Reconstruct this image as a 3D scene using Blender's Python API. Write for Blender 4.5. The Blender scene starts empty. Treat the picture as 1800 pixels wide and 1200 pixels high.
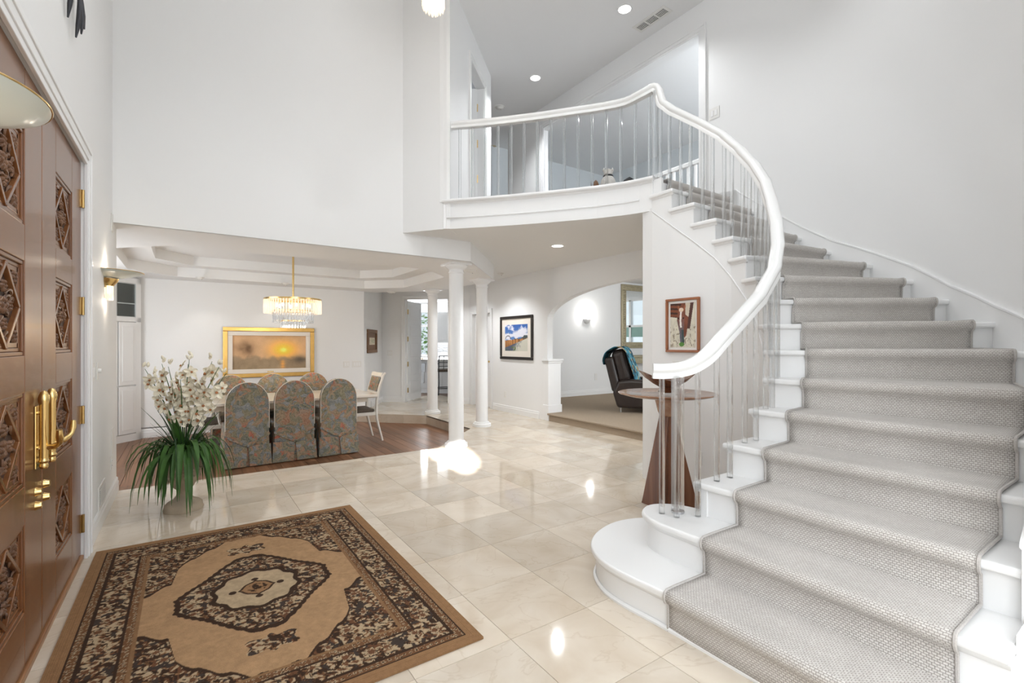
import bpy, bmesh, math, random
import numpy as np
from mathutils import Vector, Matrix
random.seed(7); np.random.seed(7)
S = bpy.context.scene
COL = S.collection
PI = math.pi
# ------------------------------------------------------------------ camera, world, sun, window and fill light, exposure
H0 = 1.333; YAW = 0.5967; FPX = 842.0
cam = bpy.data.cameras.new('camera'); cam.sensor_width = 36.0; cam.lens = FPX / 1800 * 36.0
cam.shift_y = 3.84 / 1800; cam.clip_start = 0.05; cam.clip_end = 200
camo = bpy.data.objects.new('camera', cam); COL.objects.link(camo)
camo.location = (0, 0, H0); camo.rotation_euler = (PI / 2, 0, -YAW)
S.camera = camo
S.view_settings.view_transform = 'Standard'; S.view_settings.look = 'None'
S.view_settings.exposure = -0.12; S.view_settings.gamma = 1.0; S.view_settings.use_curve_mapping = False
try:
    S.cycles.use_denoising = True; S.cycles.max_bounces = 7; S.cycles.diffuse_bounces = 4; S.cycles.glossy_bounces = 4; S.cycles.use_adaptive_sampling = True; S.cycles.adaptive_threshold = 0.09; S.cycles.use_light_tree = False
    S.cycles.transmission_bounces = 6; S.cycles.transparent_max_bounces = 20
    S.cycles.sample_clamp_indirect = 6.0; S.cycles.caustics_reflective = False; S.cycles.caustics_refractive = False
except Exception:
    pass
W = bpy.data.worlds.new('sky'); S.world = W; W.use_nodes = True
bg = W.node_tree.nodes['Background']; bg.inputs['Color'].default_value = (0.86, 0.93, 1.0, 1); bg.inputs['Strength'].default_value = 1.1

def light(kind, name, loc, energy, color=(1, 1, 1), rot=(0, 0, 0), size=None, size_y=None, spot=None, radius=None):
    l = bpy.data.lights.new(name, kind); l.energy = energy; l.color = color
    if kind == 'AREA':
        l.shape = 'RECTANGLE'; l.size = size; l.size_y = size_y or size
    if spot: l.spot_size = spot; l.spot_blend = 0.6
    if radius is not None: l.shadow_soft_size = radius
    o = bpy.data.objects.new(name, l); COL.objects.link(o); o.location = loc; o.rotation_euler = rot
    return o
SUNV = Vector((0.262, 0.872, -0.413)).normalized()
sun = light('SUN', 'sun', (0, -6, 8), 36.0, (1.0, 0.96, 0.9)); sun.data.angle = 0.012
sun.rotation_euler = SUNV.to_track_quat('-Z', 'Y').to_euler()
XD_ = -0.526; DAY = (0.93, 0.965, 1.0)
light('AREA', 'fill_foyer', (1.5, -3.05, 2.7), 34, DAY, (PI / 2, 0, 0), 1.5, 4.4)  # added fill, set at the made-up window behind the viewer
light('AREA', 'fill_side', (XD_ + 0.09, -1.25, 2.7), 85, DAY, (PI / 2, 0, -PI / 2), 2.6, 4.4)  # added side fill for the stair risers, from an unseen window
light('AREA', 'daylight_dining', (-1.6, 7.3, 1.25), 34, DAY, (PI / 2, 0, -PI / 2), 2.0, 2.0)
light('AREA', 'fill_living', (8.6, 2.12, 1.65), 100, (0.93, 0.97, 1.0), (PI / 2, 0, 0), 4.6, 1.9)  # added fill from an unseen living room window, clear of the mirror
light('AREA', 'daylight_kitchen', (6.2, 13.9, 1.7), 120, DAY, (PI / 2, 0, 3 * PI / 4), 2.4, 1.6)
light('AREA', 'daylight_loft', (6.9, 2.6, 4.4), 82, (0.90, 0.95, 1.0), (PI / 2, 0, 0), 2.6, 1.6)

# ------------------------------------------------------------------ helpers
class MB:
    def __init__(s): s.v = []; s.f = []; s.uv = []
    def add(s, vs, fs):
        n = len(s.v); s.v += [tuple(v) for v in vs]; s.f += [tuple(n + i for i in f) for f in fs]; return s
    def box(s, a, b, M=None):
        x0, y0, z0 = a; x1, y1, z1 = b
        vs = [Vector(p) for p in ((x0, y0, z0), (x1, y0, z0), (x1, y1, z0), (x0, y1, z0), (x0, y0, z1), (x1, y0, z1), (x1, y1, z1), (x0, y1, z1))]
        if M is not None: vs = [M @ v for v in vs]
        return s.add(vs, [(0, 3, 2, 1), (4, 5, 6, 7), (0, 1, 5, 4), (1, 2, 6, 5), (2, 3, 7, 6), (3, 0, 4, 7)])
    def prism(s, poly, z0, z1, M=None):
        n = len(poly); vs = [Vector((p[0], p[1], z0)) for p in poly] + [Vector((p[0], p[1], z1)) for p in poly]
        if M is not None: vs = [M @ v for v in vs]
        fs = [tuple(range(n - 1, -1, -1)), tuple(range(n, 2 * n))] + [(i, (i + 1) % n, n + (i + 1) % n, n + i) for i in range(n)]
        return s.add(vs, fs)
    def lathe(s, prof, c=(0, 0, 0), n=24, M=None, arc=None):
        m = len(prof); vs = []; a0, a1 = arc or (0, 2 * PI); k = n if arc is None else n + 1
        for i in range(k):
            a = a0 + (a1 - a0) * i / n
            for r, z in prof:
                v = Vector((c[0] + r * math.cos(a), c[1] + r * math.sin(a), c[2] + z)); vs.append(M @ v if M is not None else v)
        fs = []
        for i in range(n):
            j = (i + 1) % k
            for q in range(m - 1): fs.append((i * m + q, j * m + q, j * m + q + 1, i * m + q + 1))
        if arc is None and tuple(prof[0]) != tuple(prof[-1]):
            if prof[0][0] > 1e-5: fs.append(tuple(i * m for i in range(n - 1, -1, -1)))
            if prof[-1][0] > 1e-5: fs.append(tuple(i * m + m - 1 for i in range(n)))
        return s.add(vs, fs)
    def tube(s, path, r, n=8, caps=True):
        P = [Vector(p) for p in path]; m = len(P); vs = []; fs = []
        rs = r if isinstance(r, (list, tuple)) else [r] * m
        t0 = (P[1] - P[0]).normalized(); up = Vector((0, 0, 1)) if abs(t0.z) < 0.9 else Vector((1, 0, 0))
        u = t0.cross(up).normalized()
        for i in range(m):
            t = (P[min(i + 1, m - 1)] - P[max(i - 1, 0)]).normalized()
            u = (u - t * u.dot(t)).normalized(); w = t.cross(u)
            for j in range(n):
                a = 2 * PI * j / n; vs.append(P[i] + (u * math.cos(a) + w * math.sin(a)) * rs[i])
        for i in range(m - 1):
            for j in range(n): fs.append((i * n + j, i * n + (j + 1) % n, (i + 1) * n + (j + 1) % n, (i + 1) * n + j))
        if caps: fs += [tuple(range(n - 1, -1, -1)), tuple((m - 1) * n + j for j in range(n))]
        return s.add(vs, fs)
    def sweep(s, path, prof, caps=True, closed=False):
        """profile (side, up) swept along a path; side is horizontal, up is world z"""
        P = [Vector(p) for p in path]; m = len(P); n = len(prof); vs = []; fs = []
        for i in range(m):
            a = P[i - 1] if (i or closed) else P[0]; b = P[(i + 1) % m] if (i < m - 1 or closed) else P[i]
            t = (b - a); th = Vector((t.x, t.y, 0)); th = th.normalized() if th.length > 1e-6 else Vector((1, 0, 0))
            d1 = (P[i] - a); d2 = (b - P[i]); k = 1.0
            d1 = Vector((d1.x, d1.y, 0)); d2 = Vector((d2.x, d2.y, 0))
            if d1.length > 1e-6 and d2.length > 1e-6:
                th = (d1.normalized() + d2.normalized()).normalized(); k = 1 / max(0.4, th.dot(d1.normalized()))
            sd = Vector((th.y, -th.x, 0)) * k
            for px, pz in prof: vs.append(P[i] + sd * px + Vector((0, 0, pz)))
        for i in range(m if closed else m - 1):
            i2 = (i + 1) % m
            for j in range(n): fs.append((i * n + j, i * n + (j + 1) % n, i2 * n + (j + 1) % n, i2 * n + j))
        if caps and not closed: fs += [tuple(range(n - 1, -1, -1)), tuple((m - 1) * n + j for j in range(n))]
        return s.add(vs, fs)
    def build(s, name, mat, par=None, smooth=False, bevel=0.0, seg=2, fix=True):
        off = Vector((0, 0, 0)); q = par
        while q is not None: off += Vector(q.location); q = q.parent
        me = bpy.data.meshes.new(name)
        me.from_pydata([tuple(Vector(v) - off) for v in s.v], [], s.f)
        if fix:
            bm = bmesh.new(); bm.from_mesh(me); bmesh.ops.recalc_face_normals(bm, faces=bm.faces); bm.to_mesh(me); bm.free()
        me.materials.append(M[mat] if isinstance(mat, str) else mat)
        if smooth: me.polygons.foreach_set('use_smooth', [True] * len(me.polygons))
        o = bpy.data.objects.new(name, me); COL.objects.link(o); o.parent = par
        if bevel:
            b = o.modifiers.new('bevel', 'BEVEL'); b.width = bevel; b.segments = seg; b.limit_method = 'ANGLE'; b.angle_limit = 0.7
        if smooth:
            try: me.set_sharp_from_angle(angle=0.8)
            except Exception: pass
        return o

def tag(o, label=None, cat=None, group=None, kind=None):
    if label: o['label'] = label
    if cat: o['category'] = cat
    if group: o['group'] = group
    if kind: o['kind'] = kind
    return o
def thing(name, loc=(0, 0, 0), label=None, cat=None, group=None, kind=None):
    o = bpy.data.objects.new(name, None); COL.objects.link(o); o.location = loc; o.empty_display_size = 0.1
    return tag(o, label, cat, group, kind)
def kids(o): return [c for c in bpy.data.objects if c.parent == o]
def copy_tree(o, loc=None, rz=None, label=None, parent=None, _ch=None):
    c = o.copy(); COL.objects.link(c); c.parent = parent
    if loc is not None: c.location = loc
    if rz is not None: c.rotation_euler = (0, 0, rz)
    if label: c['label'] = label
    for ch in kids(o): copy_tree(ch, parent=c)
    return c
def structure(mb, name, mat, label, **k):
    return tag(mb.build(name, mat, **k), label, None, None, 'structure')
def one(mb, name, mat, label, cat, group=None, **k):
    return tag(mb.build(name, mat, **k), label, cat, group)
def rotM(loc, rz=0.0, rx=0.0): return Matrix.Translation(loc) @ Matrix.Rotation(rz, 4, 'Z') @ Matrix.Rotation(rx, 4, 'X')
def ray(u): 
    t = (u - 900) / FPX; s, c = math.sin(YAW), math.cos(YAW); return (s + c * t, c - s * t)

# ------------------------------------------------------------------ materials
M = {}
def mat(name, color, rough=0.5, metal=0.0, noise=None, bump=None, trans=0.0, ior=1.45, emit=None, estr=0.0, coat=0.0, spec=0.5, rnd=0.0, sheen=0.0):
    m = bpy.data.materials.new(name); m.use_nodes = True; nt = m.node_tree; p = nt.nodes['Principled BSDF']
    p.inputs['Base Color'].default_value = (*color, 1); p.inputs['Roughness'].default_value = rough; p.inputs['Metallic'].default_value = metal
    p.inputs['Transmission Weight'].default_value = trans; p.inputs['IOR'].default_value = ior; p.inputs['Coat Weight'].default_value = coat
    p.inputs['Specular IOR Level'].default_value = spec; p.inputs['Sheen Weight'].default_value = sheen
    if emit: p.inputs['Emission Color'].default_value = (*emit, 1); p.inputs['Emission Strength'].default_value = estr
    N = nt.nodes; L = nt.links
    tc = N.new('ShaderNodeTexCoord')
    if noise:                                 # (scale, amount, detail)
        nz = N.new('ShaderNodeTexNoise'); nz.inputs['Scale'].default_value = noise[0]; nz.inputs['Detail'].default_value = noise[2] if len(noise) > 2 else 4
        L.new(tc.outputs['Object'], nz.inputs['Vector'])
        mr = N.new('ShaderNodeMapRange'); mr.inputs['To Min'].default_value = 1 - noise[1]; mr.inputs['To Max'].default_value = 1 + noise[1]
        L.new(nz.outputs['Fac'], mr.inputs['Value'])
        hs = N.new('ShaderNodeHueSaturation'); hs.inputs['Color'].default_value = (*color, 1); L.new(mr.outputs['Result'], hs.inputs['Value'])
        L.new(hs.outputs['Color'], p.inputs['Base Color'])
    if bump:                                  # (scale, strength, distance)
        nb = N.new('ShaderNodeTexNoise'); nb.inputs['Scale'].default_value = bump[0]; nb.inputs['Detail'].default_value = 5
        L.new(tc.outputs['Object'], nb.inputs['Vector'])
        b = N.new('ShaderNodeBump'); b.inputs['Strength'].default_value = bump[1]; b.inputs['Distance'].default_value = bump[2]
        L.new(nb.outputs['Fac'], b.inputs['Height']); L.new(b.outputs['Normal'], p.inputs['Normal'])
    M[name] = m; return m
def nodes(name): nt = M[name].node_tree; return nt, nt.nodes, nt.links, nt.nodes['Principled BSDF']
def ramp(N, stops, interp='LINEAR'):
    r = N.new('ShaderNodeValToRGB'); r.color_ramp.interpolation = interp; e = r.color_ramp.elements
    while len(e) < len(stops): e.new(0.5)
    for el, (pos, c) in zip(e, stops): el.position = pos; el.color = (*c, 1)
    return r
def srgb(r, g, b):
    f = lambda x: (x / 255 / 12.92) if x / 255 <= 0.04045 else ((x / 255 + 0.055) / 1.055) ** 2.4
    return (f(r), f(g), f(b))
mat('wall_paint', (0.845, 0.845, 0.84), 0.65, noise=(0.6, 0.012, 0), spec=0.3)
mat('ceiling_paint', (0.86, 0.86, 0.855), 0.7, noise=(0.5, 0.01, 0), spec=0.2)
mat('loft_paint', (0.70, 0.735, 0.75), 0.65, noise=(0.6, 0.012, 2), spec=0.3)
mat('trim_paint', (0.85, 0.85, 0.845), 0.32, noise=(1.2, 0.01, 0))
mat('rail_paint', (0.85, 0.85, 0.84), 0.25, noise=(2, 0.01, 0))
mat('grout', (0.50, 0.44, 0.36), 0.8, noise=(5, 0.1))
mat('brass', (0.83, 0.60, 0.26), 0.22, 1.0, noise=(8, 0.08))
mat('dark_brass', (0.45, 0.30, 0.12), 0.35, 1.0, noise=(20, 0.2))
mat('gold_frame', (0.72, 0.45, 0.14), 0.35, 0.8, noise=(14, 0.15), bump=(40, 0.2, 0.003))
mat('iron', (0.05, 0.05, 0.055), 0.45, 0.7, noise=(30, 0.3))
mat('stone', (0.45, 0.37, 0.275), 0.85, noise=(12, 0.18, 6), bump=(60, 0.5, 0.004))
mat('leaf', (0.045, 0.115, 0.022), 0.45, noise=(9, 0.5, 3), spec=0.35)
mat('leaf_dark', (0.02, 0.055, 0.018), 0.5, noise=(9, 0.4, 3))
mat('petal', (0.90, 0.84, 0.68), 0.55, noise=(30, 0.10, 3))
mat('orchid_lip', (0.42, 0.17, 0.06), 0.6, noise=(60, 0.4, 3))
mat('leather', (0.030, 0.021, 0.018), 0.36, noise=(10, 0.3, 4), bump=(120, 0.15, 0.002))
mat('seat_brown', (0.10, 0.075, 0.055), 0.7, noise=(30, 0.2))
mat('antique_white', (0.74, 0.70, 0.63), 0.4, noise=(8, 0.06))
mat('table_cream', (0.78, 0.71, 0.61), 0.18, noise=(6, 0.05), coat=0.3)
mat('black_frame', (0.025, 0.02, 0.018), 0.35, noise=(20, 0.2))
mat('brown_frame', (0.17, 0.085, 0.04), 0.4, noise=(20, 0.25))
mat('cherry_frame', (0.33, 0.12, 0.05), 0.35, noise=(15, 0.2))
mat('matboard', (0.80, 0.74, 0.66), 0.8, noise=(40, 0.02))
mat('white_plastic', (0.80, 0.79, 0.76), 0.35, noise=(3, 0.01))
mat('shadow_gap', (0.10, 0.10, 0.10), 0.9, noise=(5, 0.05))
mat('champagne', (0.42, 0.37, 0.25), 0.45, 0.55, noise=(25, 0.25), bump=(45, 0.6, 0.01))
mat('mirror_glass', (0.92, 0.95, 0.95), 0.015, 1.0, noise=(1, 0.005))
mat('throw_teal', (0.07, 0.24, 0.30), 0.85, bump=(40, 0.6, 0.01))
mat('living_carpet', (0.40, 0.32, 0.24), 0.95, noise=(160, 0.35, 4), bump=(220, 0.8, 0.01), spec=0.1)
mat('gray_carpet', (0.36, 0.33, 0.31), 0.95, noise=(130, 0.3, 4), bump=(200, 0.8, 0.01), spec=0.1)
mat('runner_edge', (0.50, 0.475, 0.45), 0.95, noise=(200, 0.3, 3), spec=0.1)
mat('marble_white', (0.82, 0.82, 0.83), 0.15)
mat('granite', (0.42, 0.40, 0.38), 0.2, noise=(40, 0.5, 6))
mat('steel', (0.55, 0.55, 0.56), 0.3, 1.0, noise=(6, 0.08))
mat('foliage_out', (0.22, 0.46, 0.06), 0.7, noise=(3, 0.6, 6))
mat('dark_interior', (0.12, 0.12, 0.115), 0.6, noise=(2, 0.1))
mat('shade_fabric', (0.35, 0.55, 0.50), 0.8, noise=(10, 0.05))
mat('window_sheer', (0.9, 0.92, 0.95), 0.9, noise=(3, 0.02), emit=(0.92, 0.96, 1.0), estr=1.5)
mat('can_glow', (1, 1, 1), 0.5, noise=(3, 0.01), emit=(1, 0.98, 0.95), estr=5)
mat('bulb_warm', (1, 0.9, 0.7), 0.5, noise=(3, 0.01), emit=(1, 0.72, 0.40), estr=5)
mat('bulb_white', (1, 1, 1), 0.5, noise=(3, 0.01), emit=(1, 0.95, 0.88), estr=14)
mat('sconce_glow', (1, 1, 1), 0.5, noise=(3, 0.01), emit=(1, 0.98, 0.95), estr=22)
mat('frosted', (0.74, 0.77, 0.70), 0.2, noise=(4, 0.03), trans=0.25, ior=1.3)
mat('paper_white', (0.82, 0.80, 0.76), 0.7, noise=(20, 0.03))
mat('toy_plush', (0.60, 0.58, 0.55), 0.9, noise=(60, 0.35, 4))

def glassy(name, tint, clear, ior=1.45, rough=0.02):
    m = mat(name, tint, rough, trans=1.0, ior=ior); nt, N, L, p = nodes(name)
    out = [n for n in N if n.type == 'OUTPUT_MATERIAL'][0]; t = N.new('ShaderNodeBsdfTransparent'); t.inputs['Color'].default_value = (*tint, 1)
    mx = N.new('ShaderNodeMixShader'); mx.inputs['Fac'].default_value = clear
    L.new(p.outputs[0], mx.inputs[1]); L.new(t.outputs[0], mx.inputs[2]); L.new(mx.outputs[0], out.inputs['Surface'])
    nz = N.new('ShaderNodeTexNoise'); nz.inputs['Scale'].default_value = 3.0
    mr = N.new('ShaderNodeMapRange'); mr.inputs['To Min'].default_value = rough; mr.inputs['To Max'].default_value = rough + 0.02
    L.new(nz.outputs['Fac'], mr.inputs['Value']); L.new(mr.outputs['Result'], p.inputs['Roughness'])
glassy('acrylic', (0.985, 0.99, 0.99), 0.6, 1.40)
glassy('crystal', (0.97, 0.97, 0.97), 0.3, 1.5)
glassy('pane_glass', (0.96, 0.98, 0.98), 0.85, 1.4)
# lit crystal rods: the bulbs' glow is put into the rods as emission
mat('crystal_lit', (1.0, 0.93, 0.84), 0.1, noise=(90, 0.15, 2), trans=0.7, ior=1.4, emit=(1.0, 0.78, 0.58), estr=0.36)

def marble():
    mat('marble', srgb(214, 200, 182), 0.07, coat=0.0, spec=0.5); nt, N, L, p = nodes('marble')
    tc = N.new('ShaderNodeTexCoord'); oi = N.new('ShaderNodeObjectInfo'); g = N.new('ShaderNodeNewGeometry')
    off = N.new('ShaderNodeVectorMath'); off.operation = 'MULTIPLY_ADD'; off.inputs[1].default_value = (1, 1, 1)
    cmb = N.new('ShaderNodeCombineXYZ'); ml = N.new('ShaderNodeMath'); ml.operation = 'MULTIPLY'; ml.inputs[1].default_value = 37.0
    L.new(oi.outputs['Random'], ml.inputs[0]); L.new(ml.outputs[0], cmb.inputs['X']); L.new(ml.outputs[0], cmb.inputs['Z'])
    L.new(g.outputs['Position'], off.inputs[0]); L.new(cmb.outputs[0], off.inputs[2])
    n1 = N.new('ShaderNodeTexNoise'); n1.inputs['Scale'].default_value = 2.3; n1.inputs['Detail'].default_value = 4; n1.inputs['Distortion'].default_value = 1.2
    L.new(off.outputs[0], n1.inputs['Vector'])
    r1 = ramp(N, [(0.25, srgb(203, 187, 166)), (0.5, srgb(215, 202, 184)), (0.78, srgb(226, 216, 201))]); L.new(n1.outputs['Fac'], r1.inputs['Fac'])
    n2 = N.new('ShaderNodeTexNoise'); n2.inputs['Scale'].default_value = 1.6; n2.inputs['Detail'].default_value = 6; n2.inputs['Distortion'].default_value = 2.5
    L.new(off.outputs[0], n2.inputs['Vector'])
    r2 = ramp(N, [(0.485, (0, 0, 0)), (0.5, (1, 1, 1)), (0.515, (0, 0, 0))]); L.new(n2.outputs['Fac'], r2.inputs['Fac'])
    mx = N.new('ShaderNodeMix'); mx.data_type = 'RGBA'; mx.inputs['B'].default_value = (*srgb(188, 168, 142), 1)
    vf = N.new('ShaderNodeMath'); vf.operation = 'MULTIPLY'; vf.inputs[1].default_value = 0.28; L.new(r2.outputs['Color'], vf.inputs[0])
    L.new(vf.outputs[0], mx.inputs['Factor']); L.new(r1.outputs['Color'], mx.inputs['A'])
    hs = N.new('ShaderNodeHueSaturation'); mr = N.new('ShaderNodeMapRange'); mr.inputs['To Min'].default_value = 0.86; mr.inputs['To Max'].default_value = 1.06
    L.new(oi.outputs['Random'], mr.inputs['Value']); L.new(mr.outputs['Result'], hs.inputs['Value']); L.new(mx.outputs['Result'], hs.inputs['Color'])
    L.new(hs.outputs['Color'], p.inputs['Base Color'])
marble()

def wood(name, c0, c1, c2, axis='Y', rough=0.25, scale=1.0, rnd=0.25, coat=0.2):
    mat(name, c1, rough, coat=coat); nt, N, L, p = nodes(name)
    tc = N.new('ShaderNodeTexCoord'); mp = N.new('ShaderNodeMapping'); s = [14 * scale] * 3; s['XYZ'.index(axis)] = 0.9 * scale; mp.inputs['Scale'].default_value = s
    oi = N.new('ShaderNodeObjectInfo'); cmb = N.new('ShaderNodeCombineXYZ'); ml = N.new('ShaderNodeMath'); ml.operation = 'MULTIPLY'; ml.inputs[1].default_value = 50
    L.new(oi.outputs['Random'], ml.inputs[0]); L.new(ml.outputs[0], cmb.inputs['X']); L.new(ml.outputs[0], cmb.inputs['Y']); L.new(cmb.outputs[0], mp.inputs['Location'])
    L.new(tc.outputs['Object'], mp.inputs['Vector'])
    n = N.new('ShaderNodeTexNoise'); n.inputs['Scale'].default_value = 1.5; n.inputs['Detail'].default_value = 6; n.inputs['Distortion'].default_value = 0.4; L.new(mp.outputs[0], n.inputs['Vector'])
    r = ramp(N, [(0.3, c0), (0.5, c1), (0.7, c2)]); L.new(n.outputs['Fac'], r.inputs['Fac'])
    hs = N.new('ShaderNodeHueSaturation'); mr = N.new('ShaderNodeMapRange'); mr.inputs['To Min'].default_value = 1 - rnd; mr.inputs['To Max'].default_value = 1 + rnd
    L.new(oi.outputs['Random'], mr.inputs['Value']); L.new(mr.outputs['Result'], hs.inputs['Value']); L.new(r.outputs['Color'], hs.inputs['Color']); L.new(hs.outputs['Color'], p.inputs['Base Color'])
wood('wood_floor', (0.12, 0.052, 0.024), (0.185, 0.086, 0.042), (0.25, 0.125, 0.066), 'Y', 0.36, coat=0.0)
M['wood_floor'].node_tree.nodes['Principled BSDF'].inputs['Specular IOR Level'].default_value = 0.35
wood('door_wood', (0.135, 0.05, 0.018), (0.185, 0.072, 0.026), (0.235, 0.10, 0.038), 'Z', 0.25, rnd=0.03, coat=0.1)
wood('carved_wood', (0.08, 0.035, 0.018), (0.13, 0.058, 0.027), (0.19, 0.09, 0.042), 'Z', 0.4, rnd=0.03, coat=0.0)
wood('panel_dark', (0.03, 0.013, 0.008), (0.05, 0.022, 0.012), (0.07, 0.032, 0.016), 'Z', 0.6, rnd=0.03, coat=0.0)  # carved recess shade put into a darker wood colour
wood('walnut', (0.105, 0.036, 0.017), (0.16, 0.06, 0.029), (0.21, 0.085, 0.042), 'Z', 0.25, rnd=0.02)
wood('walnut_top', (0.22, 0.10, 0.055), (0.32, 0.165, 0.095), (0.40, 0.23, 0.14), 'X', 0.2, rnd=0.02)
wood('threshold_wood', (0.20, 0.08, 0.03), (0.32, 0.15, 0.06), (0.45, 0.25, 0.12), 'Y', 0.4, rnd=0.05)

def runner_mat():
    mat('runner', srgb(176, 170, 163), 0.95, spec=0.1, sheen=0.15); nt, N, L, p = nodes('runner')
    uv = N.new('ShaderNodeUVMap'); 
    br = N.new('ShaderNodeTexBrick'); br.inputs['Scale'].default_value = 1.0; br.inputs['Brick Width'].default_value = 0.0145; br.inputs['Row Height'].default_value = 0.0095
    br.inputs['Mortar Size'].default_value = 0.0022; br.inputs['Mortar Smooth'].default_value = 0.9; br.inputs['Bias'].default_value = 0.0
    br.inputs['Color1'].default_value = (*srgb(214, 210, 205), 1); br.inputs['Color2'].default_value = (*srgb(204, 199, 194), 1); br.inputs['Mortar'].default_value = (*srgb(158, 152, 146), 1)
    nz = N.new('ShaderNodeTexNoise'); nz.inputs['Scale'].default_value = 90; nz.inputs['Detail'].default_value = 3; L.new(uv.outputs[0], nz.inputs['Vector'])
    va = N.new('ShaderNodeVectorMath'); va.operation = 'MULTIPLY_ADD'; va.inputs[1].default_value = (0.006, 0.006, 0); L.new(nz.outputs['Color'], va.inputs[0]); L.new(uv.outputs[0], va.inputs[2])
    L.new(va.outputs[0], br.inputs['Vector'])
    n2 = N.new('ShaderNodeTexNoise'); n2.inputs['Scale'].default_value = 4; n2.inputs['Detail'].default_value = 4; L.new(uv.outputs[0], n2.inputs['Vector'])
    mr = N.new('ShaderNodeMapRange'); mr.inputs['To Min'].default_value = 0.9; mr.inputs['To Max'].default_value = 1.1; L.new(n2.outputs['Fac'], mr.inputs['Value'])
    hs = N.new('ShaderNodeHueSaturation'); L.new(mr.outputs['Result'], hs.inputs['Value']); L.new(br.outputs['Color'], hs.inputs['Color']); L.new(hs.outputs['Color'], p.inputs['Base Color'])
    b = N.new('ShaderNodeBump'); b.inputs['Strength'].default_value = 0.45; b.inputs['Distance'].default_value = 0.003; b.invert = True
    L.new(br.outputs['Fac'], b.inputs['Height']); L.new(b.outputs['Normal'], p.inputs['Normal'])
runner_mat()

def floral_mat():
    mat('slip_fabric', (0.3, 0.3, 0.28), 0.85, spec=0.2); nt, N, L, p = nodes('slip_fabric')
    tc = N.new('ShaderNodeTexCoord'); oi = N.new('ShaderNodeObjectInfo')
    ml = N.new('ShaderNodeMath'); ml.operation = 'MULTIPLY'; ml.inputs[1].default_value = 20; L.new(oi.outputs['Random'], ml.inputs[0])
    cmb = N.new('ShaderNodeCombineXYZ'); L.new(ml.outputs[0], cmb.inputs['X']); ad = N.new('ShaderNodeVectorMath'); ad.operation = 'ADD'
    L.new(tc.outputs['Object'], ad.inputs[0]); L.new(cmb.outputs[0], ad.inputs[1])
    nz = N.new('ShaderNodeTexNoise'); nz.inputs['Scale'].default_value = 5; nz.inputs['Detail'].default_value = 3; L.new(ad.outputs[0], nz.inputs['Vector'])
    va = N.new('ShaderNodeVectorMath'); va.operation = 'MULTIPLY_ADD'; va.inputs[1].default_value = (0.35, 0.35, 0.35); L.new(nz.outputs['Color'], va.inputs[0]); L.new(ad.outputs[0], va.inputs[2])
    v = N.new('ShaderNodeTexVoronoi'); v.inputs['Scale'].default_value = 19; v.inputs['Randomness'].default_value = 1; L.new(va.outputs[0], v.inputs['Vector'])
    sp = N.new('ShaderNodeSeparateColor'); L.new(v.outputs['Color'], sp.inputs['Color'])
    r = ramp(N, [(0.0, srgb(112, 118, 120)), (0.16, srgb(124, 118, 90)), (0.36, srgb(132, 138, 142)), (0.48, srgb(152, 124, 92)), (0.64, srgb(100, 104, 90)), (0.78, srgb(170, 116, 84)), (0.88, srgb(160, 126, 104)), (0.96, srgb(188, 90, 58))], 'CONSTANT')
    L.new(sp.outputs[0], r.inputs['Fac'])
    w = N.new('ShaderNodeTexNoise'); w.inputs['Scale'].default_value = 38; w.inputs['Detail'].default_value = 5; w.inputs['Distortion'].default_value = 1.5; L.new(va.outputs[0], w.inputs['Vector'])
    r2 = ramp(N, [(0.36, srgb(76, 78, 76)), (0.47, srgb(132, 128, 116)), (0.6, srgb(170, 158, 142))]); L.new(w.outputs['Fac'], r2.inputs['Fac'])
    mx = N.new('ShaderNodeMix'); mx.data_type = 'RGBA'; mx.inputs['Factor'].default_value = 0.42; L.new(r.outputs['Color'], mx.inputs['A']); L.new(r2.outputs['Color'], mx.inputs['B'])
    L.new(mx.outputs['Result'], p.inputs['Base Color'])
floral_mat()
def attr_mat(name, rough, fine=0.0, scale=300, bump=0.0, emit=0.0):
    mat(name, (0.5, 0.5, 0.5), rough, spec=0.2); nt, N, L, p = nodes(name)
    a = N.new('ShaderNodeVertexColor'); a.layer_name = 'Col'; src = a.outputs['Color']
    tc = N.new('ShaderNodeTexCoord'); nz = N.new('ShaderNodeTexNoise'); nz.inputs['Scale'].default_value = scale; nz.inputs['Detail'].default_value = 3; L.new(tc.outputs['Object'], nz.inputs['Vector'])
    mr = N.new('ShaderNodeMapRange'); mr.inputs['To Min'].default_value = 1 - fine; mr.inputs['To Max'].default_value = 1 + fine; L.new(nz.outputs['Fac'], mr.inputs['Value'])
    hs = N.new('ShaderNodeHueSaturation'); L.new(mr.outputs['Result'], hs.inputs['Value']); L.new(src, hs.inputs['Color']); L.new(hs.outputs['Color'], p.inputs['Base Color'])
    if bump:
        b = N.new('ShaderNodeBump'); b.inputs['Strength'].default_value = bump; b.inputs['Distance'].default_value = 0.004; L.new(nz.outputs['Fac'], b.inputs['Height']); L.new(b.outputs['Normal'], p.inputs['Normal'])
attr_mat('rug_wool', 0.95, 0.35, 320, 0.8); attr_mat('print_surface', 0.45, 0.06, 200); attr_mat('canvas_oil', 0.4, 0.12, 120, 0.3)
nt, N, L, p = nodes('marble_white'); _n = N.new('ShaderNodeTexNoise'); _n.inputs['Scale'].default_value = 2.2; _n.inputs['Detail'].default_value = 8; _n.inputs['Distortion'].default_value = 3
_r = ramp(N, [(0.42, srgb(235, 236, 238)), (0.5, srgb(165, 168, 172)), (0.56, srgb(232, 233, 235))]); L.new(_n.outputs['Fac'], _r.inputs['Fac']); L.new(_r.outputs['Color'], p.inputs['Base Color'])

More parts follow.
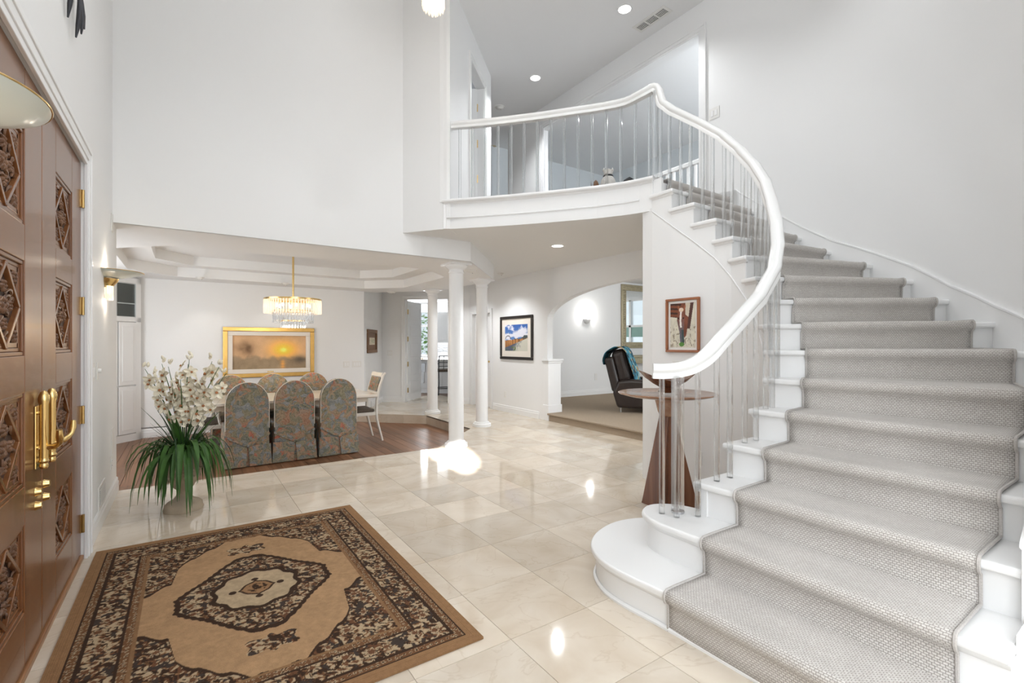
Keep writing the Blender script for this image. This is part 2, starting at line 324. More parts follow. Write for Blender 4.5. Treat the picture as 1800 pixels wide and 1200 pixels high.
def color_grid(name, W_, H_, nx, ny, colfun, mat_, par=None, M4=None, zfun=None):
    """a flat grid (local x 0..W, y 0..H) with a vertex colour from colfun(x,y) -> (n,3) linear"""
    xs = np.linspace(0, W_, nx + 1); ys = np.linspace(0, H_, ny + 1); X, Y = np.meshgrid(xs, ys); n = X.size
    co = np.zeros((n, 3)); co[:, 0] = X.ravel(); co[:, 1] = Y.ravel()
    if zfun is not None: co[:, 2] = zfun(X.ravel(), Y.ravel())
    cl = np.ones((n, 4)); cl[:, :3] = colfun(X.ravel(), Y.ravel())
    if M4 is not None: co = (np.array(M4)[:3, :3] @ co.T).T + np.array(M4)[:3, 3]
    i = (np.arange(ny)[:, None] * (nx + 1) + np.arange(nx)[None, :]).ravel(); F = np.stack([i, i + 1, i + nx + 2, i + nx + 1], 1)
    off = Vector((0, 0, 0)); q = par
    while q is not None: off += Vector(q.location); q = q.parent
    co = co - np.array(off)
    me = bpy.data.meshes.new(name); me.from_pydata(co.tolist(), [], F.tolist())
    a = me.color_attributes.new('Col', 'FLOAT_COLOR', 'POINT'); a.data.foreach_set('color', cl.ravel())
    me.materials.append(M[mat_]); o = bpy.data.objects.new(name, me); COL.objects.link(o); o.parent = par
    return o
def nfield(seed, x, y, sc, octv=4):
    """value noise in numpy"""
    out = np.zeros_like(x); amp = 1.0; tot = 0
    for o in range(octv):
        rs = np.random.RandomState(seed + o); g = rs.rand(64, 64); fx = x * sc * 2 ** o; fy = y * sc * 2 ** o
        ix = np.floor(fx).astype(int); iy = np.floor(fy).astype(int); tx = fx - ix; ty = fy - iy; tx = tx * tx * (3 - 2 * tx); ty = ty * ty * (3 - 2 * ty)
        a = g[iy % 64, ix % 64]; b = g[iy % 64, (ix + 1) % 64]; c = g[(iy + 1) % 64, ix % 64]; d = g[(iy + 1) % 64, (ix + 1) % 64]
        out += amp * ((a * (1 - tx) + b * tx) * (1 - ty) + (c * (1 - tx) + d * tx) * ty); tot += amp; amp *= 0.5
    return out / tot
def mixc(a, b, t): t = np.clip(t, 0, 1)[:, None]; return a * (1 - t) + b * t
def C3(*c): return np.array(srgb(*c))
# ------------------------------------------------------------------ key levels and plan
RISE = 0.184; ZL = 16 * RISE; ZC = 2.622; ZB = 2.37; ZT = 5.42; ZD = -0.16
XD = -0.526; YH = 5.32; YW = 5.60; XA = 5.17; XU = 5.10
OCT = [(-1.7, YW), (2.66, YW), (3.69, 6.59), (3.69, 8.27), (2.4, 9.55), (-1.7, 9.55)]
EDGE = [(2.41, 4.823), (2.55, 4.672), (2.693, 4.519), (2.905, 4.277), (3.104, 4.032), (3.288, 3.788), (3.462, 3.556), (3.60, 3.315), (3.66, 3.175), (3.70, 3.04)]
NA = {1: (1.83, 1.68), 2: (2.10, 1.68), 3: (2.38, 1.68), 4: (2.67, 1.68), 5: (2.95, 1.68), 6: (3.16, 1.70), 7: (3.30, 1.755), 8: (3.40, 1.815), 9: (3.475, 1.88), 10: (3.53, 1.95), 11: (3.59, 2.06), 12: (3.645, 2.20), 13: (3.67, 2.36), 14: (3.67, 2.57), 15: (3.67, 2.80), 16: (3.68, 3.03)}
NB = {1: (1.83, .36), 2: (2.10, .36), 3: (2.38, .36), 4: (2.67, .36), 5: (2.95, .36), 6: (3.25, .37), 7: (3.79, .50), 8: (4.30, .79), 9: (4.63, 1.08), 10: (4.82, 1.34), 11: (4.97, 1.68), 12: (5.065, 2.05), 13: (5.09, 2.33), 14: (5.1, 2.57), 15: (5.1, 2.80), 16: (5.1, 3.03)}
def V2(p): return Vector((p[0], p[1]))
def clip(poly, a, b, keep_left=True):
    out = []; n = len(poly)
    def sd(p): c = (b[0] - a[0]) * (p[1] - a[1]) - (b[1] - a[1]) * (p[0] - a[0]); return c if keep_left else -c
    for i in range(n):
        p, q = poly[i], poly[(i + 1) % n]; sp, sq = sd(p), sd(q)
        if sp >= 0: out.append(p)
        if (sp > 0 and sq < 0) or (sp < 0 and sq > 0):
            t = sp / (sp - sq); out.append((p[0] + (q[0] - p[0]) * t, p[1] + (q[1] - p[1]) * t))
    return out
def subtract(poly, conv):
    """poly minus a convex CCW polygon, as convex pieces"""
    res = []; cur = poly
    for i in range(len(conv)):
        a, b = conv[i], conv[(i + 1) % len(conv)]; o = clip(cur, a, b, False)
        if len(o) > 2: res.append(o)
        cur = clip(cur, a, b, True)
        if len(cur) < 3: break
    return res
def area(p): return abs(sum(p[i][0] * p[(i + 1) % len(p)][1] - p[(i + 1) % len(p)][0] * p[i][1] for i in range(len(p)))) / 2

# ------------------------------------------------------------------ floors
b = MB(); TS = 0.46
for pc in subtract([(-0.75, -3.3), (5.45, -3.3), (5.45, 11.4), (-0.75, 11.4)], OCT[:4] + [(2.35, 9.61), (-1.7, 9.61)]): b.prism(pc, -0.02, -0.004)
floor = structure(b, 'floor', 'grout', 'polished cream marble tile floor of the entrance hall')
bt = MB(); g = 0.0012; bt.box((g, g, -0.012), (TS - g, TS - g, 0)); tile0 = None
for m_ in range(-4, 9):
    for n_ in range(-4, 22):
        x, y = 1.21 + TS * m_, 1.33 + TS * n_; cx, cy = x + TS / 2, y + TS / 2
        if x > XA or cx + cy > 15.1 or y > 10.9 or x + TS < XD: continue
        if (cx > 3.9 and cy < 2.8) or (y > 9.3 and cx < 2.45): continue
        pcs = [q for q in subtract([(x + g, y + g), (x + TS - g, y + g), (x + TS - g, y + TS - g), (x + g, y + TS - g)], OCT) if area(q) > 2e-4]
        if not pcs: continue
        if abs(sum(area(q) for q in pcs) - (TS - 2 * g) ** 2) < 1e-4:
            if tile0 is None: tile0 = bt.build('tile', 'marble', floor); o = tile0
            else: o = tile0.copy(); COL.objects.link(o); o.parent = floor
            o.location = (x, y, 0)
        else:
            q = MB()
            for pc in pcs: q.prism(pc, -0.012, 0)
            q.build('tile', 'marble', floor)
# marble risers round the sunken dining floor
for i in range(0, 4):
    a, c = V2(OCT[i]), V2(OCT[i + 1]); L_ = (c - a).length; d = (c - a) / L_; nn = Vector((d.y, -d.x)); k = max(1, round(L_ / TS))
    for j in range(k):
        p0 = a + d * (L_ * j / k + 0.0015); p1 = a + d * (L_ * (j + 1) / k - 0.0015)
        MB().prism([tuple(p0), tuple(p1), tuple(p1 + nn * 0.02), tuple(p0 + nn * 0.02)], ZD, -0.0125).build('riser_tile', 'marble', floor)
b = MB().box((-1.75, 5.5, ZD - 0.05), (3.8, 9.6, ZD - 0.012)); fd = structure(b, 'floor_dining', 'shadow_gap', 'dark hardwood plank floor of the sunken dining room')
pl = MB().box((0.0018, 0, -0.012), (0.1382, 1, 0)); plank0 = None
def planks(parent, x0, x1, y0, y1, z, wmat='wood_floor'):
    global plank0
    i = 0; x = x0
    while x < x1:
        ys = [y0, y0 + (y1 - y0) * random.uniform(0.2, 0.75), y1]
        for a, c in zip(ys, ys[1:]):
            if plank0 is None:
                me = pl.build('plank', wmat, parent); plank0 = me; o = me
            else: o = plank0.copy(); COL.objects.link(o); o.parent = parent
            o.location = (x, a, z); o.scale = (1, c - a - 0.002, 1)
        x += 0.14
planks(fd, -1.70, 3.75, 5.55, 9.55, ZD)
fk = structure(MB().box((3.5, 9.0, -0.06), (9, 16, -0.03)), 'floor_kitchen', 'wood_floor', 'dark hardwood floor glimpsed in the kitchen')
b = MB()
b.prism([(XA - 0.03, 2.5), (XA + .125, 2.5), (XA + .125, 2.0), (12.1, 2.0), (12.1, 8.3), (XA + .125, 8.3), (XA + .125, 6.5), (XA - 0.03, 6.5)], 0.10, 0.135); b.prism([(XA, 2.5), (XA + .125, 2.5), (XA + .125, 2.0), (12.1, 2.0), (12.1, 8.3), (XA + .125, 8.3), (XA + .125, 6.5), (XA, 6.5)], -0.01, 0.10)
structure(b, 'floor_living', 'living_carpet', 'raised beige carpeted step and floor of the living room', bevel=0.015, seg=3)
up = [(p[0] + 0.03, p[1] + 0.02) for p in EDGE] + [(3.75, 3.07), (5.2, 3.07), (8.6, 3.07), (8.6, 14), (2.5, 14), (2.5, 6.5), (2.2, 5.4)]
structure(MB().prism(up[::-1], ZL - 0.05, ZL), 'floor_upper', 'gray_carpet', 'grey carpeted floor of the upper landing')

# ------------------------------------------------------------------ walls
b = MB(); t = 0.2
b.box((XD - t, -3.2, 0), (XD, 2.0, ZT)); b.box((XD - t, 2.0, 2.455), (XD, 3.945, ZT)); b.box((XD - t, 3.945, 0), (XD, YW, ZT))
structure(b, 'wall_left', 'wall_paint', 'tall white wall holding the carved double front doors')
b = MB(); b.box((XD, YH, ZB + .004), (2.08, YH + 0.25, ZT)); b.box((-1.75, YH + 0.05, ZD), (XD - t, YH + 0.25, ZT)); b.box((-0.73, YH, ZB + .004), (XD, YH + .25, ZB + .3))
b.prism([(2.08, YH), (2.98, YH), (4.14, 6.62), (4.14, 8.6), (3.2, 9.55), (3.0, 9.55), (3.96, 8.55), (3.96, 6.72), (2.9, YH + 0.25), (2.08, YH + 0.25)], ZB + .004, ZC + 0.05)
structure(b, 'wall_header', 'wall_paint', 'tall white upper wall and header above the dining room opening')
b = MB(); b.prism([(2.08, YH), (2.41, 4.85), (2.44, 4.83), (2.62, 5.03), (2.3, 5.5), (2.08, 5.5)], ZC - .002, ZT)
def hallp(s): return Vector((2.44, 4.83)) + Vector((0.7071, 0.7071)) * s
hn = Vector((-0.7071, 0.7071))
def hallbox(mb, s0, s1, z0, z1, t0=0.0, t1=0.12):
    p = [hallp(s0) + hn * t0, hallp(s1) + hn * t0, hallp(s1) + hn * t1, hallp(s0) + hn * t1]; mb.prism([tuple(q) for q in p], z0, z1); return mb
hallbox(b, 0, 0.85, ZL - 0.02, ZT); hallbox(b, 0.85, 1.56, ZL + 2.06, ZT); hallbox(b, 1.56, 2.0, ZL - 0.02, ZT)
structure(b, 'wall_balcony', 'wall_paint', 'white wall corner at the end of the balcony and upper hall')
# arched wall towards the living room
arc = [(4.5 + 2.02 * math.cos(a), 1.74 + 0.50 * math.sin(a)) for a in np.linspace(0, PI, 33)]
pts = [(9.5, ZC + .02), (9.5, 0), (9.15, 0), (9.15, 1.97), (8.40, 1.97), (8.40, 0), (6.52, 0)] + arc + [(2.48, 0), (2.2, 0), (2.2, ZC + .02)]
MX = Matrix(((0, 0, 1, 0), (1, 0, 0, 0), (0, 1, 0, 0), (0, 0, 0, 1)))   # (y,z,x) polygon frame
structure(MB().prism(pts, XA, XA + 0.12, MX), 'wall_arch', 'wall_paint', 'white wall pierced by the broad arch to the living room')
b = MB(); b.box((XA - 0.004, 6.49, 0), (XA + 0.28, 6.62, 1.03)); b.box((XA - 0.015, 6.475, 0.0), (XA + 0.295, 6.63, 0.27)); b.box((XA - 0.02, 6.47, 1.0), (XA + 0.30, 6.63, 1.03)); b.box((XA - 0.035, 6.455, 1.03), (XA + 0.315, 6.645, 1.065))
structure(b, 'trim_1', 'trim_paint', 'low white pier with moulded cap at the foot of the arch', bevel=0.006)
# diagonal hall walls at the far end
b = MB()
def seg(mb, p, q, z0, z1, t=0.12, side=1):
    p, q = V2(p), V2(q); d = (q - p).normalized(); n = Vector((-d.y, d.x)) * t * side
    mb.prism([tuple(p), tuple(q), tuple(q + n), tuple(p + n)], z0, z1); return mb
seg(b, (2.92, 9.55), (3.71, 10.78), ZD, ZC + .05, 0.12, 1)
HA, HBp = (3.71, 10.78), (5.17, 9.28); DH0, DH1 = (4.11, 10.37), (4.82, 9.64)
seg(b, HA, DH0, 0, ZC + .05); seg(b, DH0, DH1, 2.34, ZC + .05); seg(b, DH1, HBp, 0, ZC + .05)
structure(b, 'wall_hall', 'wall_paint', 'white angled walls around the kitchen doorway')
b = MB(); b.box((-0.62, 9.55, ZD), (2.92, 9.67, ZC + .1)); seg(b, (-1.72, 8.45), (-0.60, 9.57), ZD, ZC + .1)
b.box((-1.85, 5.3, ZD), (-1.72, 8.5, ZC + .1))
structure(b, 'wall_dining', 'wall_paint', 'pale grey dining room wall behind the table')
# curved outer stair wall
wp = [(2.36, 0.36), (2.7, 0.36), (3.05, 0.36)] + [(3.05 + 2.05 * math.cos(a), 2.41 + 2.05 * math.sin(a)) for a in np.linspace(-PI / 2, 0, 28)[1:]] + [(5.1, 3.44)]
wo = [(3.05 + (2.2 * math.cos(a)), 2.41 + 2.2 * math.sin(a)) for a in np.linspace(-PI / 2, 0, 28)]
wpo = [(2.36, 0.21), (2.7, 0.21)] + wo + [(5.25, 3.44)]
b = MB(); b.add([(x, y, z) for z in (0, ZT) for (x, y) in wp] + [(x, y, z) for z in (0, ZT) for (x, y) in wpo], [])
n = len(wp); b.f += [(i, i + 1, n + i + 1, n + i) for i in range(n - 1)] + [(2 * n + i, 3 * n + i, 3 * n + i + 1, 2 * n + i + 1) for i in range(n - 1)] + [(0, n, 3 * n, 2 * n), (n - 1, 3 * n - 1, 4 * n - 1, 2 * n - 1)]
ws = structure(b, 'wall_stair', 'wall_paint', 'smooth curved white wall rising beside the staircase', smooth=True)
b = MB(); b.box((XU, 3.44, 5.06), (XU + 0.15, 6.6, ZT)); b.box((XU, 6.6, ZL - .02), (XU + 0.15, 7.65, ZT)); b.box((XU, 3.38, ZC + .02), (XU + 0.15, 7.65, ZL - 0.02))
structure(b, 'wall_loft', 'wall_paint', 'white header wall over the wide opening upstairs')
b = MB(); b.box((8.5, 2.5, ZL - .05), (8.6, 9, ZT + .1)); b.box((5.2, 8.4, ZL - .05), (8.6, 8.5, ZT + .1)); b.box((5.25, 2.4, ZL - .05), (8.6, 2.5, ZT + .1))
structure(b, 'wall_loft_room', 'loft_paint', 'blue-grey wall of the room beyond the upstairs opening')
b = MB(); b.box((2.5, 12.0, ZL - .05), (7, 12.1, ZT)); b.box((6.2, 8.5, ZL - .05), (6.3, 12.1, ZT)); seg(b, (3.84, 6.25), (3.2, 7.2), ZL - .05, ZT); b.box((3.1, 7.1, ZL - .05), (3.2, 12, ZT))
structure(b, 'wall_upper_hall', 'wall_paint', 'shaded grey walls at the end of the upper corridor')
b = MB(); b.box((XA + .12, 8.25, 0), (12.1, 8.35, 3.0)); b.box((12.0, 1.9, 0), (12.1, 2.9, 3)); b.box((12.0, 6.6, 0), (12.1, 8.3, 3)); b.box((12.0, 2.9, 0), (12.1, 6.6, 0.85)); b.box((12.0, 2.9, 2.75), (12.1, 6.6, 3.0)); b.box((XA, 1.9, 0), (12.1, 2.0, 3))
structure(b, 'wall_living', 'wall_paint', 'pale living room wall seen through the arch')
# back of the foyer, with an unseen high opening shaped to throw the sun patch
patch = [(2.42, 5.56), (2.36, 4.95), (2.34, 4.36), (2.42, 4.30), (2.60, 4.46), (2.74, 4.70), (2.86, 4.98), (2.94, 5.29), (2.98, 5.56)]
hole = []
for (x, y) in patch:
    k = (y + 3.2) / SUNV.y; hole.append((x - SUNV.x * k, -SUNV.z * k))
b = MB(); b.box((XD - t, -3.35, 0), (-0.5, -3.2, ZT)); b.box((0.62, -3.35, 0), (2.5, -3.2, ZT)); b.box((-0.5, -3.35, 0), (0.62, -3.2, 3.3)); b.box((-0.5, -3.35, 4.6), (0.62, -3.2, ZT))
b.box((2.36, -3.2, 0), (2.5, 0.21, ZT)); b.box((2.2, 0.30, 0), (2.36, 0.362, 0.40))
wb = structure(b, 'wall_back', 'wall_paint', 'white wall and side wall behind the viewer')
bm = bmesh.new(); ed = []
for loop in ([(-0.5, 3.3), (0.62, 3.3), (0.62, 4.6), (-0.5, 4.6)], hole):
    vs = [bm.verts.new((x, -3.2, z)) for x, z in loop]; ed += [bm.edges.new((vs[i], vs[(i + 1) % len(vs)])) for i in range(len(vs))]
bmesh.ops.triangle_fill(bm, use_beauty=True, edges=ed); me = bpy.data.meshes.new('wall_sun_opening'); bm.to_mesh(me); bm.free(); me.materials.append(M['wall_paint'])
o = bpy.data.objects.new('sun_opening_surround', me); COL.objects.link(o); o.parent = wb; sm = o.modifiers.new('s', 'SOLIDIFY'); sm.thickness = 0.03
# glowing sheer windows; all but the dining one are added to light rooms
def sheer_window(name, Mx, w, h, label):
    e = thing(name, tuple(Mx.translation), label, None, None, 'structure')
    q = MB(); fr = 0.07
    for a, c in (((-w / 2 - fr, 0, -fr), (w / 2 + fr, 0.04, 0)), ((-w / 2 - fr, 0, h), (w / 2 + fr, 0.04, h + fr)), ((-w / 2 - fr, 0, 0), (-w / 2, 0.04, h)), ((w / 2, 0, 0), (w / 2 + fr, 0.04, h)), ((-0.02, 0, 0), (0.02, 0.03, h)), ((-w / 2, 0, h * 0.5 - .02), (w / 2, 0.03, h * 0.5 + .02))): q.box(a, c, Mx)
    q.build('window_frame', 'trim_paint', e); MB().box((-w / 2, 0.002, 0), (w / 2, 0.01, h), Mx).build('sheer', 'window_sheer', e)
    return e
sheer_window('fill_window_foyer', rotM((1.5, -3.2, 0.5), 0), 1.5, 4.4, 'added tall sheer window behind the viewer, fill for the foyer')
sheer_window('fill_window_side', rotM((XD, -1.25, 0.5), -PI / 2), 2.6, 4.4, 'added tall sheer side window behind the viewer, fill for the stairs')
sheer_window('window_3', rotM((-1.72, 7.3, 0.25), -PI / 2), 2.0, 2.0, 'sheer-covered window on the hidden side of the dining room')

sheer_window('fill_window_living', rotM((8.6, 2.0, 0.7), 0), 4.6, 1.9, 'added sheer window out of view, fill for the living room')
# ------------------------------------------------------------------ ceilings
structure(MB().box((-2, -3.4, ZT), (13, 16.5, ZT + 0.1)), 'ceiling', 'ceiling_paint', 'flat white ceiling above the foyer and upper hall')
pc = [(p[0] + 0.05, p[1] + 0.03) for p in EDGE] + [(3.74, 3.0), (3.78, 2.9), (5.3, 2.9), (5.3, 11.3), (2.7, 11.3), (2.7, 9.75), (3.15, 9.55), (4.1, 8.58), (4.1, 6.63), (2.96, YH + .03), (2.1, YH + .02)]
b = MB().prism(pc[::-1], ZC, ZC + 0.06); structure(b, 'ceiling_hall', 'ceiling_paint', 'white ceiling under the landing and along the hall')
def octo(x0, x1, y0, y1, c): return [(x0 + c, y0), (x1 - c, y0), (x1, y0 + c), (x1, y1 - c), (x1 - c, y1), (x0 + c, y1), (x0, y1 - c), (x0, y0 + c)]
O1 = octo(-0.68, 3.33, 6.20, 9.03, 0.56); O2 = octo(-0.36, 3.05, 6.52, 8.74, 0.45)
OUT = [(2.98, YH), (4.14, 6.62), (4.14, 8.6), (3.16, 9.6), (-0.62, 9.6), (-1.75, 8.5), (-1.75, YH)]
bm = bmesh.new()
def ring(z, loops):
    ed = []
    for lp in loops:
        vs = [bm.verts.new((x, y, z)) for x, y in lp]; ed += [bm.edges.new((vs[i], vs[(i + 1) % len(vs)])) for i in range(len(vs))]
    bmesh.ops.triangle_fill(bm, use_beauty=True, edges=ed)
ring(ZB, [OUT, O1]); ring(ZB + 0.15, [O1, O2]); ring(ZB + 0.29, [O2])
for lp, z0, z1 in ((O1, ZB, ZB + .15), (O2, ZB + .15, ZB + .29)):
    for i in range(8):
        p, q = lp[i], lp[(i + 1) % 8]; bm.faces.new([bm.verts.new((*p, z0)), bm.verts.new((*q, z0)), bm.verts.new((*q, z1)), bm.verts.new((*p, z1))])
me = bpy.data.meshes.new('ceiling_dining'); bm.to_mesh(me); bm.free(); me.materials.append(M['ceiling_paint'])
o = bpy.data.objects.new('ceiling_dining', me); COL.objects.link(o); tag(o, 'white two-step tray ceiling over the dining table', None, None, 'structure')
structure(MB().box((XA + 0.1, 1.9, 2.85), (12.2, 8.4, 2.92)), 'ceiling_living', 'ceiling_paint', 'white ceiling of the living room')

# ------------------------------------------------------------------ baseboards, casings
BP = [(0, 0), (0.016, 0), (0.016, 0.085), (0.011, 0.1), (0.011, 0.118), (0.004, 0.13), (0, 0.13)]
def baseboard(name, path, z, label, flip=False):
    pr = [(-a, c) for a, c in BP] if flip else BP
    structure(MB().sweep([(x, y, z) for x, y in path], pr), name, 'trim_paint', label)
baseboard('baseboard_left', [(XD, 4.06), (XD, YW), (XD - t, YW)], 0, 'white baseboard below the left wall switches')
baseboard('baseboard_dining', [(-1.72, 5.6), (-1.72, 8.45), (-0.6, 9.55), (2.92, 9.55), (3.2, 9.98)], ZD, 'white baseboard along the dining room wall')
baseboard('baseboard_hall', [(3.2, 9.98), (3.71, 10.76), (4.05, 10.42)], 0, 'white baseboard left of the kitchen doorway')
baseboard('baseboard_hall_right', [(4.88, 9.57), (5.17, 9.28)], 0, 'white baseboard right of the kitchen doorway')
baseboard('baseboard_arch', [(XA, 8.30), (XA, 6.75)], 0, 'white baseboard beneath the framed fence photograph')
baseboard('baseboard_living', [(XA + .12, 8.25), (12, 8.25)], 0.135, 'white baseboard of the living room wall')
def casing(name, M4, w, h, label, cw=0.09, dp=0.025, par=None, mitre=True):
    """moulded casing round an opening w x h, local x across, y out of the wall (-y), z up"""
    q = MB()
    for (o0, o1, d0) in ((0.0, cw * 0.3, dp * 0.6), (cw * 0.3, cw * 0.72, dp * 0.8), (cw * 0.72, cw, dp)):
        q.box((-o1, -d0, 0), (-o0, 0, h + o1), M4); q.box((w + o0, -d0, 0), (w + o1, 0, h + o1), M4); q.box((-o0, -d0, h + o0), (w + o0, 0, h + o1), M4)
    return structure(q, name, 'trim_paint', label, bevel=0.003)
casing('trim_2', rotM((XD, 2.0, 0), PI / 2), 1.94, 2.445, 'moulded white casing around the front doors', 0.115, 0.03)
hd = (V2(DH1) - V2(DH0)); ha = math.atan2(hd.y, hd.x)
casing('trim_3', rotM((DH0[0], DH0[1], 0), ha), hd.length, 2.33, 'white casing around the kitchen doorway', 0.085)
casing('trim_4', rotM((XA, 9.15, 0), -PI / 2), 0.75, 1.97, 'white casing around the hall closet door', 0.085)
casing('trim_5', rotM((XU, 6.52, ZL), -PI / 2), 3.02, 2.10, 'white casing framing the wide opening upstairs', 0.10)
casing('trim_6', rotM((*hallp(0.85), ZL), PI / 4), 0.71, 2.06, 'white casing of the upstairs hall door', 0.085)
# jambs
q = MB()
for s0 in (0.85, 1.54): hallbox(q, s0, s0 + 0.02, ZL, ZL + 2.05, 0, 0.12)
structure(q, 'trim_7', 'trim_paint', 'white jambs of the upstairs hall door')
q = MB().box((XD - 0.12, 2.0, -0.002), (XD + 0.0, 3.945, 0.03)); structure(q, 'trim_8', 'threshold_wood', 'worn wooden threshold under the front doors', bevel=0.006)
q = MB().box((XD - 0.06, 2.0, 0.03), (XD - 0.02, 3.945, 0.05)); structure(q, 'trim_9', 'steel', 'pale metal weather strip on the door threshold', bevel=0.004)
# landing fascia and mouldings
fas = MB(); e2 = [(p[0] + 0.03, p[1] + 0.025) for p in EDGE]
path = [(2.38, 4.87), *e2, (3.735, 2.97)]
structure(MB().sweep([(x, y, ZC) for x, y in path], [(-0.03, -0.001), (0.0, -0.001), (0.0, ZL - ZC - 0.03), (-0.03, ZL - ZC - 0.03)]), 'wall_landing', 'trim_paint', 'curved white fascia of the landing above the hall')
q = MB().sweep([(x, y, ZL) for x, y in [(2.365, 4.875)] + list(EDGE)], [(-0.10, -0.035), (0.0, -0.035), (0.012, -0.026), (0.014, -0.012), (0.008, 0.0), (-0.10, 0.0)])
q.sweep([(x, y, ZL - 0.055) for x, y in [(2.385, 4.87)] + e2], [(-0.01, 0), (0.012, 0.006), (0.02, 0.02), (-0.01, 0.02)])
structure(q, 'trim_10', 'trim_paint', 'white nosing moulding along the balcony edge', smooth=True)
q = MB().sweep([(x, y, ZC + 0.115) for x, y in [(2.41, 4.845)] + e2[1:-1]], [(-0.005, 0), (0.010, 0.0), (0.012, 0.01), (0.004, 0.018), (-0.005, 0.018)])
structure(q, 'trim_11', 'trim_paint', 'thin raised bead across the landing fascia')
# ------------------------------------------------------------------ carved double front doors (built in local coords: x along the wall from the hinge-free edge, y out, z up)
def carving_mb(w, h, M4, seed):
    """low relief: a lattice diamond with scrolls and rosettes inside"""
    r_ = random.Random(seed); q = MB()
    for k in range(26):
        x = w * r_.uniform(0.08, 0.92); z = h * r_.uniform(0.06, 0.94); s = r_.uniform(0.012, 0.026); a = r_.uniform(0, PI)
        pts = [(x + s * 1.9 * t_ * math.cos(a + t_ * 2.2), -0.004 - 0.004 * math.sin(t_ * PI), z + s * 1.9 * t_ * math.sin(a + t_ * 2.2)) for t_ in np.linspace(0.15, 1.1, 6)]
        q.tube([M4 @ Vector(p) for p in pts], [0.004, 0.006, 0.007, 0.006, 0.005, 0.002], 5)
    for (x, z, s) in ((0.5, 0.5, 0.028), (0.5, 0.72, 0.02), (0.5, 0.28, 0.02), (0.3, 0.5, 0.018), (0.7, 0.5, 0.018), (0.14, 0.14, 0.022), (0.86, 0.14, 0.022), (0.14, 0.86, 0.022), (0.86, 0.86, 0.022)):
        for k in range(6):
            a = k * PI / 3; c = Vector((x * w + s * math.cos(a) * 0.8, -0.004, z * h + s * math.sin(a) * 0.8))
            q.lathe([(0.0, 0.012), (s * 0.4, 0.008), (s * 0.55, 0)], (0, 0, 0), 6, M4 @ Matrix.Translation(c) @ Matrix.Rotation(PI / 2, 4, 'X'))
    return q
